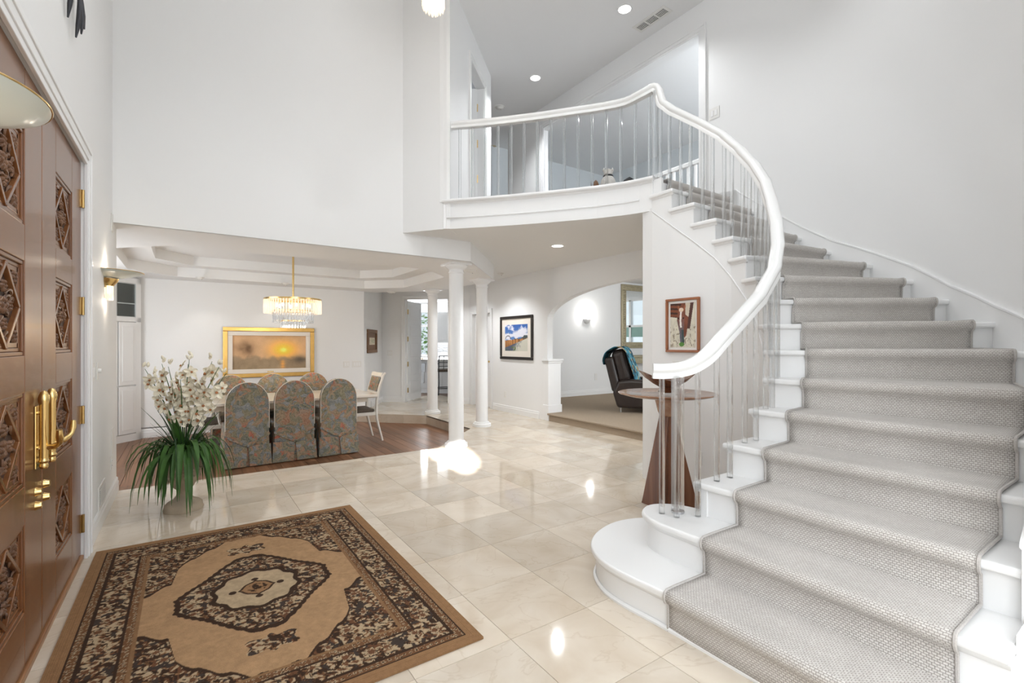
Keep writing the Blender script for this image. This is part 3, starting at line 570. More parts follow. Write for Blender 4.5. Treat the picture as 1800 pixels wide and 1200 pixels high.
def make_leaf(name, label, w, ph, hinge_right, handed):
    e = thing(name, (0, 0, 0), label, None, None, 'structure'); hz = 2.41; th = 0.045
    zs = [(0.22, 0.57), (0.725, 1.10), (1.25, 1.63), (1.775, 2.155)]; x0, x1 = (w - ph) / 2, (w + ph) / 2
    q = MB(); q.box((0, 0, 0), (x0, th, hz)); q.box((x1, 0, 0), (w, th, hz)); zz = [0] + [v for z in zs for v in z] + [hz]
    for a, c in zip(zz[::2], zz[1::2]): q.box((x0, 0, a), (x1, th, c))
    q.build('frame', 'door_wood', e, bevel=0.003)
    for k, (a, c) in enumerate(zs):
        pn = MB().box((x0, 0.022, a), (x1, th - 0.004, c)).build('panel', 'panel_dark', e)
        m_ = MB()
        for d0, d1, y in ((0.0, 0.016, 0.004), (0.016, 0.032, 0.012)):
            for bx in (((x0 + d0, y, a + d0), (x1 - d0, 0.03, a + d1)), ((x0 + d0, y, c - d1), (x1 - d0, 0.03, c - d0)), ((x0 + d0, y, a + d1), (x0 + d1, 0.03, c - d1)), ((x1 - d1, y, a + d1), (x1 - d0, 0.03, c - d1))): m_.box(*bx)
        m_.build('panel_moulding', 'door_wood', pn, bevel=0.003)
        i0, i1, j0, j1 = x0 + 0.032, x1 - 0.032, a + 0.032, c - 0.032; im, jm = (i0 + i1) / 2, (j0 + j1) / 2
        l_ = MB()
        for p, r in (((i0, jm), (im, j1)), ((im, j1), (i1, jm)), ((i1, jm), (im, j0)), ((im, j0), (i0, jm))):
            d = Vector((r[0] - p[0], r[1] - p[1])).normalized() * 0.0; nx = Vector((-(r[1] - p[1]), r[0] - p[0])).normalized() * 0.009
            P4 = [(p[0] + nx.x, p[1] + nx.y), (r[0] + nx.x, r[1] + nx.y), (r[0] - nx.x, r[1] - nx.y), (p[0] - nx.x, p[1] - nx.y)]
            l_.add([(x, y, z) for y in (0.006, 0.024) for (x, z) in P4], [(0, 1, 2, 3), (7, 6, 5, 4), (0, 4, 5, 1), (1, 5, 6, 2), (2, 6, 7, 3), (3, 7, 4, 0)])
        for bx in (((i0, 0.013, j0), (i1, 0.024, j0 + .02)), ((i0, 0.013, j1 - .02), (i1, 0.024, j1)), ((i0, 0.013, j0), (i0 + .016, 0.024, j1)), ((i1 - .016, 0.013, j0), (i1, 0.024, j1))): l_.box(*bx)
        l_.build('lattice', 'door_wood', pn, bevel=0.002)
        carving_mb(i1 - i0, j1 - j0, Matrix.Translation((i0, 0.022, j0)), 10 * k + (1 if hinge_right else 5)).build('carving', 'carved_wood', pn, smooth=True)
    # lockset on the meeting stile: backplate, long fluted pull with pineapple tips, lever, keyholes
    hx = 0.034 if hinge_right else w - 0.105
    lk = MB().box((hx - 0.026, -0.006, 0.76), (hx + 0.026, 0.0, 1.03)).build('backplate', 'brass', e, bevel=0.004)
    pull = MB().lathe([(0.0, -0.19), (0.012, -0.188), (0.017, -0.175), (0.013, -0.165), (0.019, -0.155), (0.014, -0.145), (0.0155, -0.14), (0.0155, 0.09), (0.019, 0.10), (0.02, 0.115), (0.017, 0.13), (0.011, 0.145), (0.0, 0.15)], (hx, -0.026, 0.945), 12).build('pull_bar', 'brass', e, smooth=True)
    st = MB()
    for z in (0.85, 1.0): st.tube([(hx, 0, z), (hx, -0.024, z)], 0.009, 8)
    st.build('pull_mount', 'brass', pull, smooth=True)
    sgn = 1 if hinge_right else -1
    lv = [(hx, -0.01, 0.845), (hx, -0.045, 0.847), (hx + sgn * 0.008, -0.066, 0.852), (hx + sgn * 0.025, -0.078, 0.862), (hx + sgn * 0.05, -0.085, 0.872), (hx + sgn * 0.07, -0.088, 0.90), (hx + sgn * 0.078, -0.088, 0.93)]
    MB().tube(lv, [0.011, 0.012, 0.013, 0.011, 0.011, 0.014, 0.010], 10).build('lever', 'brass', e, smooth=True)
    for z in (0.60, 0.66): MB().lathe([(0.0, 0.022), (0.014, 0.02), (0.017, 0.008), (0.02, 0.0)], (0, 0, 0), 14, Matrix.Translation((hx, 0, z)) @ Matrix.Rotation(PI / 2, 4, 'X')).build('lock_cylinder', 'brass', e, smooth=True)
    hxx = w + 0.004 if hinge_right else -0.004
    for z in (0.19, 0.86, 1.53, 2.19):
        q = MB().box((hxx - 0.022, -0.004, z - 0.052), (hxx + 0.022, 0.0, z + 0.052)); q.lathe([(0.009, -0.055), (0.009, 0.055)], (hxx, -0.009, z), 10); q.build('hinge', 'dark_brass', e)
    return e
d2 = make_leaf('door_1', 'carved wooden front door leaf hinged beside the switches', 0.955, 0.41, True, 1)
d2.location = (XD - 0.012, 2.972, 0.035); d2.rotation_euler = (0, 0, PI / 2)
d1 = make_leaf('door_2', 'carved wooden front door leaf nearest the viewer, cut by the frame', 0.955, 0.41, False, -1)
d1.location = (XD - 0.012, 2.01, 0.035); d1.rotation_euler = (0, 0, PI / 2)

def panel_door(name, label, w, h, rows, cols=1, knob=None, hinge_x=None, par=None):
    e = thing(name, (0, 0, 0), label, None, None, 'structure')
    MB().box((0, 0, 0), (w, 0.04, h)).build('slab', 'trim_paint', e, bevel=0.003)
    ph = (h - 0.12 - 0.1 * (rows)) / rows; pw = (w - 0.1 * (cols + 1)) / cols
    for r in range(rows):
        for c in range(cols):
            x = 0.1 + c * (pw + 0.1); z = 0.14 + r * (ph + 0.1)
            for y0, y1 in ((-0.004, 0.0), (0.04, 0.044)):
                q = MB(); 
                for d0, d1, g in ((0.0, 0.018, 1), ):
                    for bx in (((x, y0, z), (x + pw, y1, z + d1)), ((x, y0, z + ph - d1), (x + pw, y1, z + ph)), ((x, y0, z), (x + d1, y1, z + ph)), ((x + pw - d1, y0, z), (x + pw, y1, z + ph))): q.box(*bx)
                q.box((x + .05, y0, z + .05), (x + pw - .05, y1, z + ph - .05)); q.build('panel', 'trim_paint', e, bevel=0.002)
    if knob:
        for y in (-0.045, 0.085): MB().lathe([(0.0, 0.03), (0.018, 0.025), (0.024, 0.01), (0.012, -0.005), (0.01, -0.035)], (0, 0, 0), 12, Matrix.Translation((knob, y, 0.95)) @ Matrix.Rotation(PI / 2 if y < 0 else -PI / 2, 4, 'X')).build('knob', 'brass', e, smooth=True)
    if hinge_x is not None:
        for z in (0.25, h * 0.37, h * 0.62, h - 0.25): MB().box((hinge_x - 0.02, -0.012, z - 0.055), (hinge_x + 0.02, 0.0, z + 0.055)).build('hinge', 'brass', e)
    return e
kd = panel_door('door_3', 'white panelled kitchen door standing wide open', 0.82, 2.29, 5, 1, 0.75, 0.0)
kd.location = (DH0[0] + 0.075, DH0[1] + 0.035, 0.02); kd.rotation_euler = (0, 0, PI / 4)
cd = panel_door('door_4', 'white panelled closet door behind the middle column', 0.74, 1.94, 3, 1, 0.68)
cd.location = (XA + 0.06, 9.145, 0.012); cd.rotation_euler = (0, 0, -PI / 2)
ud = panel_door('door_5', 'white door ajar in the upstairs hall', 0.68, 2.02, 3, 1, 0.6, 0.0)
pj = hallp(1.535) + hn * 0.10; ud.location = (pj.x, pj.y, ZL + 0.012); ud.rotation_euler = (0, 0, PI / 4 + PI - math.radians(72))

# ------------------------------------------------------------------ staircase
st = thing('staircase', (2.9, 1.0, 0), 'curving white staircase with rounded bottom steps', 'staircase')
def nline(k): return V2(NA[k]), V2(NB[k])
def wdir(k): a, c = nline(k); return (c - a).normalized()
def updir(k): w = wdir(k); return Vector((-w.y, w.x))      # horizontal direction going upstairs
TH = 0.036
def smooth_poly(pts, n=4):
    out = []; m = len(pts)
    for i in range(m - 1):
        p0, p1, p2, p3 = [Vector(pts[max(0, min(m - 1, i + j))]) for j in (-1, 0, 1, 2)]
        for s_ in range(n):
            t_ = s_ / n; out.append(0.5 * ((2 * p1) + (p2 - p0) * t_ + (2 * p0 - 5 * p1 + 4 * p2 - p3) * t_ * t_ + (3 * p1 - p0 - 3 * p2 + p3) * t_ ** 3))
    out.append(Vector(pts[-1])); return [tuple(v) for v in out]
b1 = smooth_poly([(1.83, 0.36), (1.83, 1.2), (1.822, 1.50), (1.81, 1.68), (1.825, 1.84), (1.88, 1.965), (1.96, 2.06), (2.10, 2.145), (2.30, 2.19), (2.50, 2.14), (2.66, 1.98), (2.70, 1.72)])
b2 = smooth_poly([(2.10, 0.36), (2.10, 1.3), (2.10, 1.60), (2.105, 1.72), (2.14, 1.82), (2.19, 1.88), (2.28, 1.92), (2.37, 1.90), (2.45, 1.82), (2.49, 1.70), (2.50, 1.60)])
def inset(poly, d):
    out = []; n = len(poly)
    for i in range(n):
        a, c = V2(poly[max(0, i - 1)]), V2(poly[min(n - 1, i + 1)]); tdir = (c - a).normalized(); out.append(tuple(V2(poly[i]) + Vector((tdir.y, -tdir.x)) * d))
    return out
for k, pl_, xb in ((1, b1, 2.72), (2, b2, 2.60)):
    MB().prism([*pl_, (xb, pl_[-1][1]), (xb, 0.36)][::-1], k * RISE - TH, k * RISE).build('tread', 'trim_paint', st, bevel=0.014, seg=3)
    ins = inset(pl_, 0.03)
    MB().prism([*ins, (xb, ins[-1][1]), (xb, 0.36)][::-1], (k - 1) * RISE, k * RISE - TH).build('riser', 'trim_paint', st, smooth=True)
    if k == 1: 
        q = MB().sweep([(x, y, 0) for x, y in inset(pl_, 0.028)], [(0, 0), (-0.012, 0), (-0.014, 0.012), (-0.008, 0.02), (0, 0.022)]); q.build('shoe_moulding', 'trim_paint', st, smooth=True)
    q = MB().sweep([(x, y, k * RISE - TH - 0.022) for x, y in inset(pl_, 0.030)], [(0.002, 0), (-0.008, 0.004), (-0.018, 0.022), (0.002, 0.022)]); q.build('cove_moulding', 'trim_paint', st, smooth=True)
for k in range(3, 16):
    a, c = nline(k); a2, c2 = nline(k + 1); u2 = updir(k + 1); w = wdir(k); w2 = wdir(k + 1); n_ = 0.05
    poly = [tuple(a), tuple(c + w * 0.03), tuple(c2 + w2 * 0.03 + u2 * n_), tuple(a2 + u2 * n_)]
    MB().prism(poly, k * RISE - TH, k * RISE).build('tread', 'trim_paint', st, bevel=0.013, seg=3)
for k in range(3, 17):
    a, c = nline(k); u_ = updir(k); w = wdir(k); z1 = k * RISE - TH if k < 16 else k * RISE - 0.03
    p0, p1 = a + w * 0.038 + u_ * 0.03, c + w * 0.02 + u_ * 0.03
    MB().prism([tuple(p0), tuple(p1), tuple(p1 + u_ * 0.02), tuple(p0 + u_ * 0.02)], (k - 1) * RISE, z1).build('riser', 'trim_paint', st)
    MB().sweep([(*(c + u_ * 0.03), z1 - 0.02), (*(a + w * 0.03 + u_ * 0.03), z1 - 0.02)], [(-.002, 0), (0.007, 0.003), (0.016, 0.02), (-.002, 0.02)]).build('cove_moulding', 'trim_paint', st)
# string points (outer face of the open side), below the tread returns
SP = {k: nline(k)[0] + wdir(k) * 0.035 + updir(k) * 0.03 for k in range(3, 17)}
q = MB()
# under-stair wall: one vertical strip for each tread, floor to tread
for k in range(3, 16):
    p, r = SP[k], SP[k + 1]; w = (wdir(k) + wdir(k + 1)).normalized() * 0.05
    e0 = updir(k) * 0.004
    q.prism([tuple(p + e0), tuple(p + w + e0), tuple(r + w + updir(k + 1) * 0.0045), tuple(r + updir(k + 1) * 0.0045)], 0, k * RISE - TH)
q.prism([tuple(SP[16]), tuple(SP[16] + Vector((0.06, 0))), (3.80, 3.20), (3.74, 3.20)], 0, ZC + .02)
q.prism([(2.56, 1.645), (2.40, 1.645), (2.40, 1.60), (2.56, 1.60)], 0, 3 * RISE - TH)
structure(q, 'wall_understair', 'wall_paint', 'white curved wall enclosing the space under the stairs')
q = MB()
for k in range(3, 16):
    a, c = SP[k], SP[k + 1]; n_ = -(wdir(k) + wdir(k + 1)).normalized()
    q.tube([(*(a + n_ * 0.004), k * RISE - TH - 0.30 + (0.0)), (*(c + n_ * 0.004), (k + 1) * RISE - TH - 0.30)], 0.006, 6) if k > 4 else None
q.build('string_bead', 'trim_paint', st, smooth=True)
# return nosings under the tread ends
for k in range(3, 16):
    a, c = SP[k], SP[k + 1]; n_ = -(wdir(k) + wdir(k + 1)).normalized()
    MB().sweep([(*(a - updir(k) * .02), k * RISE - TH - 0.018), (*c, k * RISE - TH - 0.018)], [(0.002, 0), (-0.006, 0.003), (-0.016, 0.018), (0.002, 0.018)]).build('return_moulding', 'trim_paint', st)
# wall skirt
sk = [(V2((2.365, 0.362)), 2.97 * RISE + 0.10)]
for k in range(3, 17): sk.append((nline(k)[1] - wdir(k) * 0.0, k * RISE + 0.11))
def wallpt(p):
    if p.x < 3.05: return Vector((p.x, 0.36))
    if p.y > 2.41: return Vector((5.1, p.y))
    d = (p - Vector((3.05, 2.41))).normalized(); return Vector((3.05, 2.41)) + d * 2.05
pth = []
for (p, z), (r, z2) in zip(sk, sk[1:]):
    for j in range(5): t_ = j / 5; pth.append((*wallpt(p + (r - p) * t_), z + (z2 - z) * t_))
pth.append((*wallpt(sk[-1][0]), ZL + 0.12)); pth += [(5.1, 3.2, ZL + 0.13), (5.1, 3.38, ZL + 0.13)]
q = MB(); vs = []; 
for x, y, z in pth:
    d = (Vector((x, y)) - Vector((3.05, 2.41))); d = Vector((0, 1)) if x < 3.05 else (Vector((-1, 0)) if y > 2.41 else -d.normalized())
    for o_, zz in ((0.0, max(0, z - 0.42)), (0.016, max(0, z - 0.42)), (0.016, z - 0.02), (0.022, z - 0.014), (0.022, z - 0.002), (0.0, z)): vs.append((x + d.x * o_, y + d.y * o_, zz))
fs = [(i * 6 + j, i * 6 + (j + 1) % 6, (i + 1) * 6 + (j + 1) % 6, (i + 1) * 6 + j) for i in range(len(pth) - 1) for j in range(6)] + [(0, 1, 2, 3, 4, 5)]
q.add(vs, fs); q.build('wall_skirt', 'trim_paint', st, smooth=True)

# ------------------------------------------------------------------ grey carpet runner
CL = {1: 1.42, 2: 1.42}; rows = []; uvs = []; vlen = 0.0
CLp = {1: (1.83, 1.43), 2: (2.10, 1.425), 3: (2.38, 1.42), 4: (2.67, 1.425), 5: (2.96, 1.44)}
def runner_ends(k):
    a, c = nline(k); w = wdir(k)
    if k <= 5: return V2(CLp[k]), V2((NB[k][0], 0.485))
    L_ = (c - a).length; dl = 0.245; dr = max(0.13, L_ - 0.245 - 0.94) if k > 9 else 0.13
    return a + w * dl, c - w * (0.13 if L_ < 1.7 else 0.15)
NX = 20; prev = None
def put(k, off, z):
    global vlen, prev
    l, r = runner_ends(k); n_ = -updir(k); row = [(*(l + (r - l) * (j / NX) + n_ * off), z) for j in range(NX + 1)]
    m_ = Vector(row[NX // 2])
    if prev is not None: vlen += (m_ - prev).length
    prev = m_; rows.append(row); uvs.append([((r - l).length * j / NX, vlen) for j in range(NX + 1)])
T_ = 0.013
for k in range(1, 17):
    zb = (k - 1) * RISE + (T_ if k > 1 else 0.002); zt = k * RISE
    put(k, -0.016, zb); put(k, -0.016, (zb + zt) / 2 - .02); put(k, -0.014, zt - 0.058); put(k, 0.004, zt - 0.044); put(k, 0.013, zt - 0.028); put(k, 0.014, zt - 0.012); put(k, 0.009, zt + 0.004); put(k, -0.004, zt + T_ - .001)
    if k < 16:
        put(k, -0.06, zt + T_)
l, r = runner_ends(16); put(16, -0.5, ZL + T_)
# last interpolated tread rows already join to the next riser
me = bpy.data.meshes.new('stair_runner'); nv = NX + 1
me.from_pydata([p for rw in rows for p in rw], [], [(i * nv + j, i * nv + j + 1, (i + 1) * nv + j + 1, (i + 1) * nv + j) for i in range(len(rows) - 1) for j in range(NX)])
uvl = me.uv_layers.new(name='UVMap'); flat = [u for rw in uvs for u in rw]
for lp in me.loops: uvl.data[lp.index].uv = flat[lp.vertex_index]
me.materials.append(M['runner']); me.polygons.foreach_set('use_smooth', [True] * len(me.polygons))
o = bpy.data.objects.new('stair_runner', me); COL.objects.link(o); tag(o, 'grey looped carpet runner climbing the white stairs', 'carpet runner')
sm = o.modifiers.new('thick', 'SOLIDIFY'); sm.thickness = 0.012; sm.offset = -1
E2 = [rw[0] for rw in rows], [rw[-1] for rw in rows]
for e_ in E2: MB().tube(e_, 0.0065, 6).build('bound_edge', 'runner_edge', o, smooth=True)

# ------------------------------------------------------------------ railing: clear acrylic balusters, white moulded handrail
rl = thing('stair_railing', (2.3, 1.72, 0.368), 'white handrail with clear acrylic balusters along stairs and balcony', 'railing')
def rodxy(kf):
    k0 = int(math.floor(kf)); t_ = kf - k0; k1 = min(16, k0 + 1)
    p = V2(NA[k0]) + wdir(k0) * 0.08; r = V2(NA[k1]) + wdir(k1) * 0.08; return p + (r - p) * t_
HR = 0.70
def railz(kf): 
    z = RISE * kf + HR
    if kf < 3.6: z = max(z, 1.185 + 0.035 * max(0, kf - 2.2) ** 1.5 + 0.0); 
    return z
rp = [(2.195, 1.805, 1.178), (2.235, 1.765, 1.177), (2.28, 1.71, 1.184), (2.33, 1.66, 1.203), (2.39, 1.622, 1.243), (2.45, 1.605, 1.288)]
for kf in np.arange(3.5, 15.26, 0.25):
    p = rodxy(kf); z = RISE * kf + HR
    rp.append((p.x, p.y, z))
q15 = rodxy(15.5); rp += [(q15.x, q15.y, RISE * 15.5 + HR + 0.01), (3.748, 2.955, 3.60), (3.748, 2.985, 3.65), (3.746, 3.005, 3.72), (3.745, 3.02, 3.765), (3.735, 3.05, 3.80)]
bp = [(p[0] + 0.075, p[1] + 0.055) for p in EDGE]
rp += [(3.715, 3.11, 3.792), (3.695, 3.17, 3.778)]
bal = list(zip(bp[::-1], np.linspace(0.83, 0.865, len(bp))))
for (p, hh) in bal[2:]: rp.append((p[0], p[1], ZL + hh - 0.005))
rp.append((2.435, 4.935, ZL + 0.865))
rp = smooth_poly(rp, 3)
prof = [(a_ * 1.24, c_ * 1.2) for a_, c_ in [(-0.024, -0.035), (0.024, -0.035), (0.026, -0.02), (0.020, -0.010), (0.031, 0.002), (0.034, 0.014), (0.028, 0.028), (0.012, 0.035), (-0.012, 0.035), (-0.028, 0.028), (-0.034, 0.014), (-0.031, 0.002), (-0.020, -0.010), (-0.026, -0.02)]]
def sweep_rail(path, prof):
    q = MB(); P = [Vector(p) for p in path]; vs = []; n = len(prof); m = len(P); side = None
    for i in range(m):
        t_ = (P[min(i + 1, m - 1)] - P[max(i - 1, 0)]).normalized(); th = Vector((t_.x, t_.y, 0))
        s_ = Vector((th.y, -th.x, 0)).normalized() if th.length > 0.15 else side
        if side is not None and s_.dot(side) < 0: s_ = -s_
        side = s_; up_ = s_.cross(t_).normalized()
        if up_.z < 0 and abs(t_.z) < 0.9: up_ = -up_
        for a, c in prof: vs.append(P[i] + s_ * a + up_ * c)
    q.add(vs, [(i * n + j, i * n + (j + 1) % n, (i + 1) * n + (j + 1) % n, (i + 1) * n + j) for i in range(m - 1) for j in range(n)] + [tuple(range(n)), tuple((m - 1) * n + j for j in range(n))])
    return q
sweep_rail(rp, prof).build('handrail', 'rail_paint', rl, smooth=True)
RP = [Vector(p) for p in rp]
def rail_at(x, y, zmin=0):
    return min((p for p in RP if p.z > zmin), key=lambda p: (p.x - x) ** 2 + (p.y - y) ** 2).z - 0.03
rod0 = None
def rod(x, y, z0, z1, r=0.0165, name='baluster'):
    MB().lathe([(r, 0), (r, z1 - z0)], (x, y, z0), 12).build(name, 'acrylic', rl, smooth=True)
for x, y in ((2.236, 1.775), (2.365, 1.632)): rod(x, y, 2 * RISE, rail_at(x, y) + 0.004)
# newel: a cluster of acrylic rods round a thick tube
rod(2.325, 1.735, 2 * RISE, 1.155, 0.036, 'newel'); rod(2.255, 1.69, 2 * RISE, 1.155, 0.016, 'newel_rod')
MB().lathe([(0.036, 0), (0.036, 0.012)], (2.325, 1.735, 2 * RISE), 16).build('newel_collar', 'steel', rl, smooth=True)
for k in range(3, 16):
    for f_ in ((0.40, 0.85) if k < 7 or k > 11 else (0.25, 0.72)):
        p = rodxy(k + f_)
        if k == 15 and f_ > 0.9: continue
        rod(p.x, p.y, k * RISE, RISE * (k + f_) + HR - 0.025)
# balcony balusters at even spacing along the landing edge
cum = [0.0]; bq = [V2(p) for p in bp]
for a, c in zip(bq, bq[1:]): cum.append(cum[-1] + (c - a).length)
def along(s_):
    for i in range(len(bq) - 1):
        if cum[i + 1] >= s_: t_ = (s_ - cum[i]) / (cum[i + 1] - cum[i]); return bq[i] + (bq[i + 1] - bq[i]) * t_
    return bq[-1]
NBAL = 15
for i in range(NBAL):
    p = along(0.10 + (cum[-1] - 0.14) * i / (NBAL - 1)); rod(p.x, p.y, ZL, rail_at(p.x, p.y, ZL + 0.6), 0.0165)
rod(3.735, 3.04, ZL, 3.76, 0.03, 'newel')
q = MB().box((2.40, 4.90, ZL + 0.80), (2.47, 4.945, ZL + 0.92)); q.build('rail_rosette', 'rail_paint', rl, bevel=0.006)
# ------------------------------------------------------------------ columns
def column(x, y, label):
    e = thing('column', (x, y, 0), label, 'column', 'white round columns round the dining room', 'structure'); r = 0.098
    MB().lathe([(r, 0.075), (r * 1.0, 0.4), (r * 0.985, 1.2), (r * 0.93, 2.28)], (x, y, 0), 40).build('shaft', 'trim_paint', e, smooth=True)
    q = MB().lathe([(0.150, 0.0), (0.150, 0.022), (0.145, 0.024), (0.150, 0.032), (0.146, 0.046), (0.125, 0.05), (0.120, 0.058), (0.122, 0.066), (0.112, 0.075), (r, 0.08)], (x, y, 0), 40); q.build('base', 'trim_paint', e, smooth=True)
    q = MB().lathe([(r * 0.93, 2.24), (r * 1.02, 2.245), (r * 1.02, 2.26), (r * 0.94, 2.265), (r * 0.96, 2.29), (0.125, 2.315), (0.142, 2.335), (0.142, 2.345)], (x, y, 0), 40); q.box((x - .15, y - .15, 2.345), (x + .15, y + .15, ZB)); q.build('capital', 'trim_paint', e, smooth=True)
column(2.90, 5.56, 'sunlit front white column at the corner of the dining floor')
column(3.96, 6.70, 'second white column, just right of the sunlit one')
column(3.89, 8.43, 'farthest white column, in front of the kitchen doorway')

# ------------------------------------------------------------------ rug
RX0, RX1, RY0, RY1 = -0.475, 1.108, 1.86, 4.0; RWx, RLy = RX1 - RX0, RY1 - RY0
def blossoms(x, y, cell, seed, k=5):
    ix = np.floor(x / cell).astype(int); iy = np.floor(y / cell).astype(int); best = np.full(x.shape, -1.0); core = np.zeros(x.shape, bool)
    g = np.random.RandomState(seed).rand(97, 97, 3)
    for dx in (-1, 0, 1):
        for dy in (-1, 0, 1):
            cx = ix + dx; cy = iy + dy; h = g[cx % 97, cy % 97]
            px = (cx + 0.5 + 0.5 * (h[:, 0] - 0.5)) * cell; py = (cy + 0.5 + 0.5 * (h[:, 1] - 0.5)) * cell
            rr = np.hypot(x - px, y - py) / (cell * (0.34 + 0.16 * h[:, 2])); th = np.arctan2(y - py, x - px)
            s = 1 - rr / (0.72 + 0.28 * np.cos(k * th + 6 * h[:, 0])); core |= rr < 0.28; best = np.maximum(best, s)
    return best, core
def rugcol(x, y):
    n = x.size; hx, hy = RWx / 2, RLy / 2; ax = np.abs(x - hx); ay = np.abs(y - hy); d = np.minimum(hx - ax, hy - ay); one_ = np.ones((n, 1))
    TAN, DK, CR, BR, TAN2, RD, BL = C3(170, 136, 101), C3(58, 41, 30), C3(178, 156, 126), C3(112, 78, 52), C3(146, 111, 78), C3(106, 70, 48), C3(64, 54, 48)
    f1, c1 = blossoms(x, y, 0.05, 11); f3, c3 = blossoms(x + .1, y + .7, 0.105, 21, 6); f2, c2 = blossoms(x + .3, y + .1, 0.024, 5, 4)
    wx = x + 0.012 * np.sin(y * 90) + 0.01 * nfield(4, x, y, 20, 2); g1 = nfield(12, wx, y, 52, 3); g2 = nfield(17, x, wx + y, 60, 2); g3 = nfield(19, x, y, 40, 2)
    def leafy(lo):                       # tangled leaves: dark ground, brown and cream strokes
        c = DK * one_; c = np.where((g1 > lo)[:, None], BR, c); c = np.where((g1 > lo + 0.06)[:, None], TAN2, c); c = np.where((g1 > lo + 0.11)[:, None], CR, c)
        c = np.where(((g2 > 0.60) & (g1 < lo + 0.1))[:, None], RD, c); c = np.where((g2 < 0.36)[:, None], DK, c); c = np.where(((g3 > 0.66))[:, None], BL, c); return c
    def rosettes(c): 
        c = np.where((f3 > 0.30)[:, None], DK, c); c = np.where((f3 > 0.38)[:, None], CR, c); c = np.where((f3 > 0.58)[:, None], BR, c); c = np.where((f3 > 0.70)[:, None], CR * 0.9, c); return np.where(c3[:, None], RD, c)
    dense = rosettes(leafy(0.45)); border = rosettes(leafy(0.41))
    small = np.where((f2 > 0.05)[:, None], CR * 0.92, BR * one_); small = np.where((f2 > 0.5)[:, None], DK, small)
    col = TAN2 * one_
    def band(a, c, v):
        nonlocal col
        col = np.where(((d >= a) & (d < c))[:, None], v, col)
    band(0.0, 0.058, TAN2 * (0.9 + 0.2 * (np.sin(d * 700) > 0.2))[:, None]); band(0.058, 0.066, DK * one_); band(0.066, 0.098, small); band(0.098, 0.112, DK * one_)
    band(0.112, 0.232, border); band(0.232, 0.243, DK * one_); band(0.243, 0.275, small); band(0.275, 0.29, TAN2 * 0.85 * one_)
    field = d >= 0.29; rip = 0.016 * np.abs(((ax * 13 + ay * 4) % 1) * 2 - 1) + 0.006 * np.sin(ax * 55)
    lim = np.interp(ax, [0, 0.10, 0.29, 0.355, 0.385, 0.52], [0.79, 0.78, 0.60, 0.50, 0.30, 0.19]) - rip
    c = TAN * (0.86 + 0.3 * nfield(8, x, y, 30, 3))[:, None]
    c = np.where((ay > lim)[:, None], DK, c); c = np.where((ay > lim + 0.022)[:, None], dense, c)
    th = np.arctan2(y - hy, x - hx)
    md = np.maximum(np.maximum(ax / 0.365, ay / 0.455), (ax / 0.365 + ay / 0.455) / 1.16) + 0.022 * np.abs(((th * 26 / PI) % 1) * 2 - 1) + 0.012 * np.cos(8 * th)
    c = np.where((md < 1.03)[:, None], DK, c); c = np.where((md < 0.955)[:, None], rosettes(leafy(0.40)), c)
    rr = np.hypot(ax / 0.19, ay / 0.205) + 0.05 * np.cos(10 * th)
    c = np.where((rr < 1.13)[:, None], DK, c); c = np.where((rr < 0.99)[:, None], CR * (0.82 + 0.3 * nfield(5, x, y, 40, 2))[:, None], c)
    dd = ax / 0.10 + ay / 0.10 + 0.08 * np.cos(4 * th); c = np.where((dd < 1.0)[:, None], DK, c); c = np.where((dd < 0.84)[:, None], TAN2, c); c = np.where(((dd < 0.6) & (g2 > 0.52))[:, None], DK, c)
    for k_ in ((0.115, 0.0), (0.0, 0.105)): c = np.where((np.hypot(ax - k_[0], ay - k_[1]) < 0.018)[:, None], DK, c)
    pf = np.hypot(ax / 0.115, (ay - 0.575) / 0.06) + 0.22 * np.cos(6 * np.arctan2(ay - 0.575, ax)); c = np.where((pf < 1.0)[:, None], leafy(0.42), c)
    col = np.where(field[:, None], c, col)
    return col * (0.88 + 0.24 * nfield(2, x, y, 70, 2))[:, None]
rug = color_grid('area_rug', RWx, RLy, 400, 540, rugcol, 'rug_wool', None, Matrix.Translation((RX0, RY0, 0.012)))
tag(rug, 'brown and tan medallion rug lying before the front doors', 'rug'); sm = rug.modifiers.new('thick', 'SOLIDIFY'); sm.thickness = 0.0105; sm.offset = -1

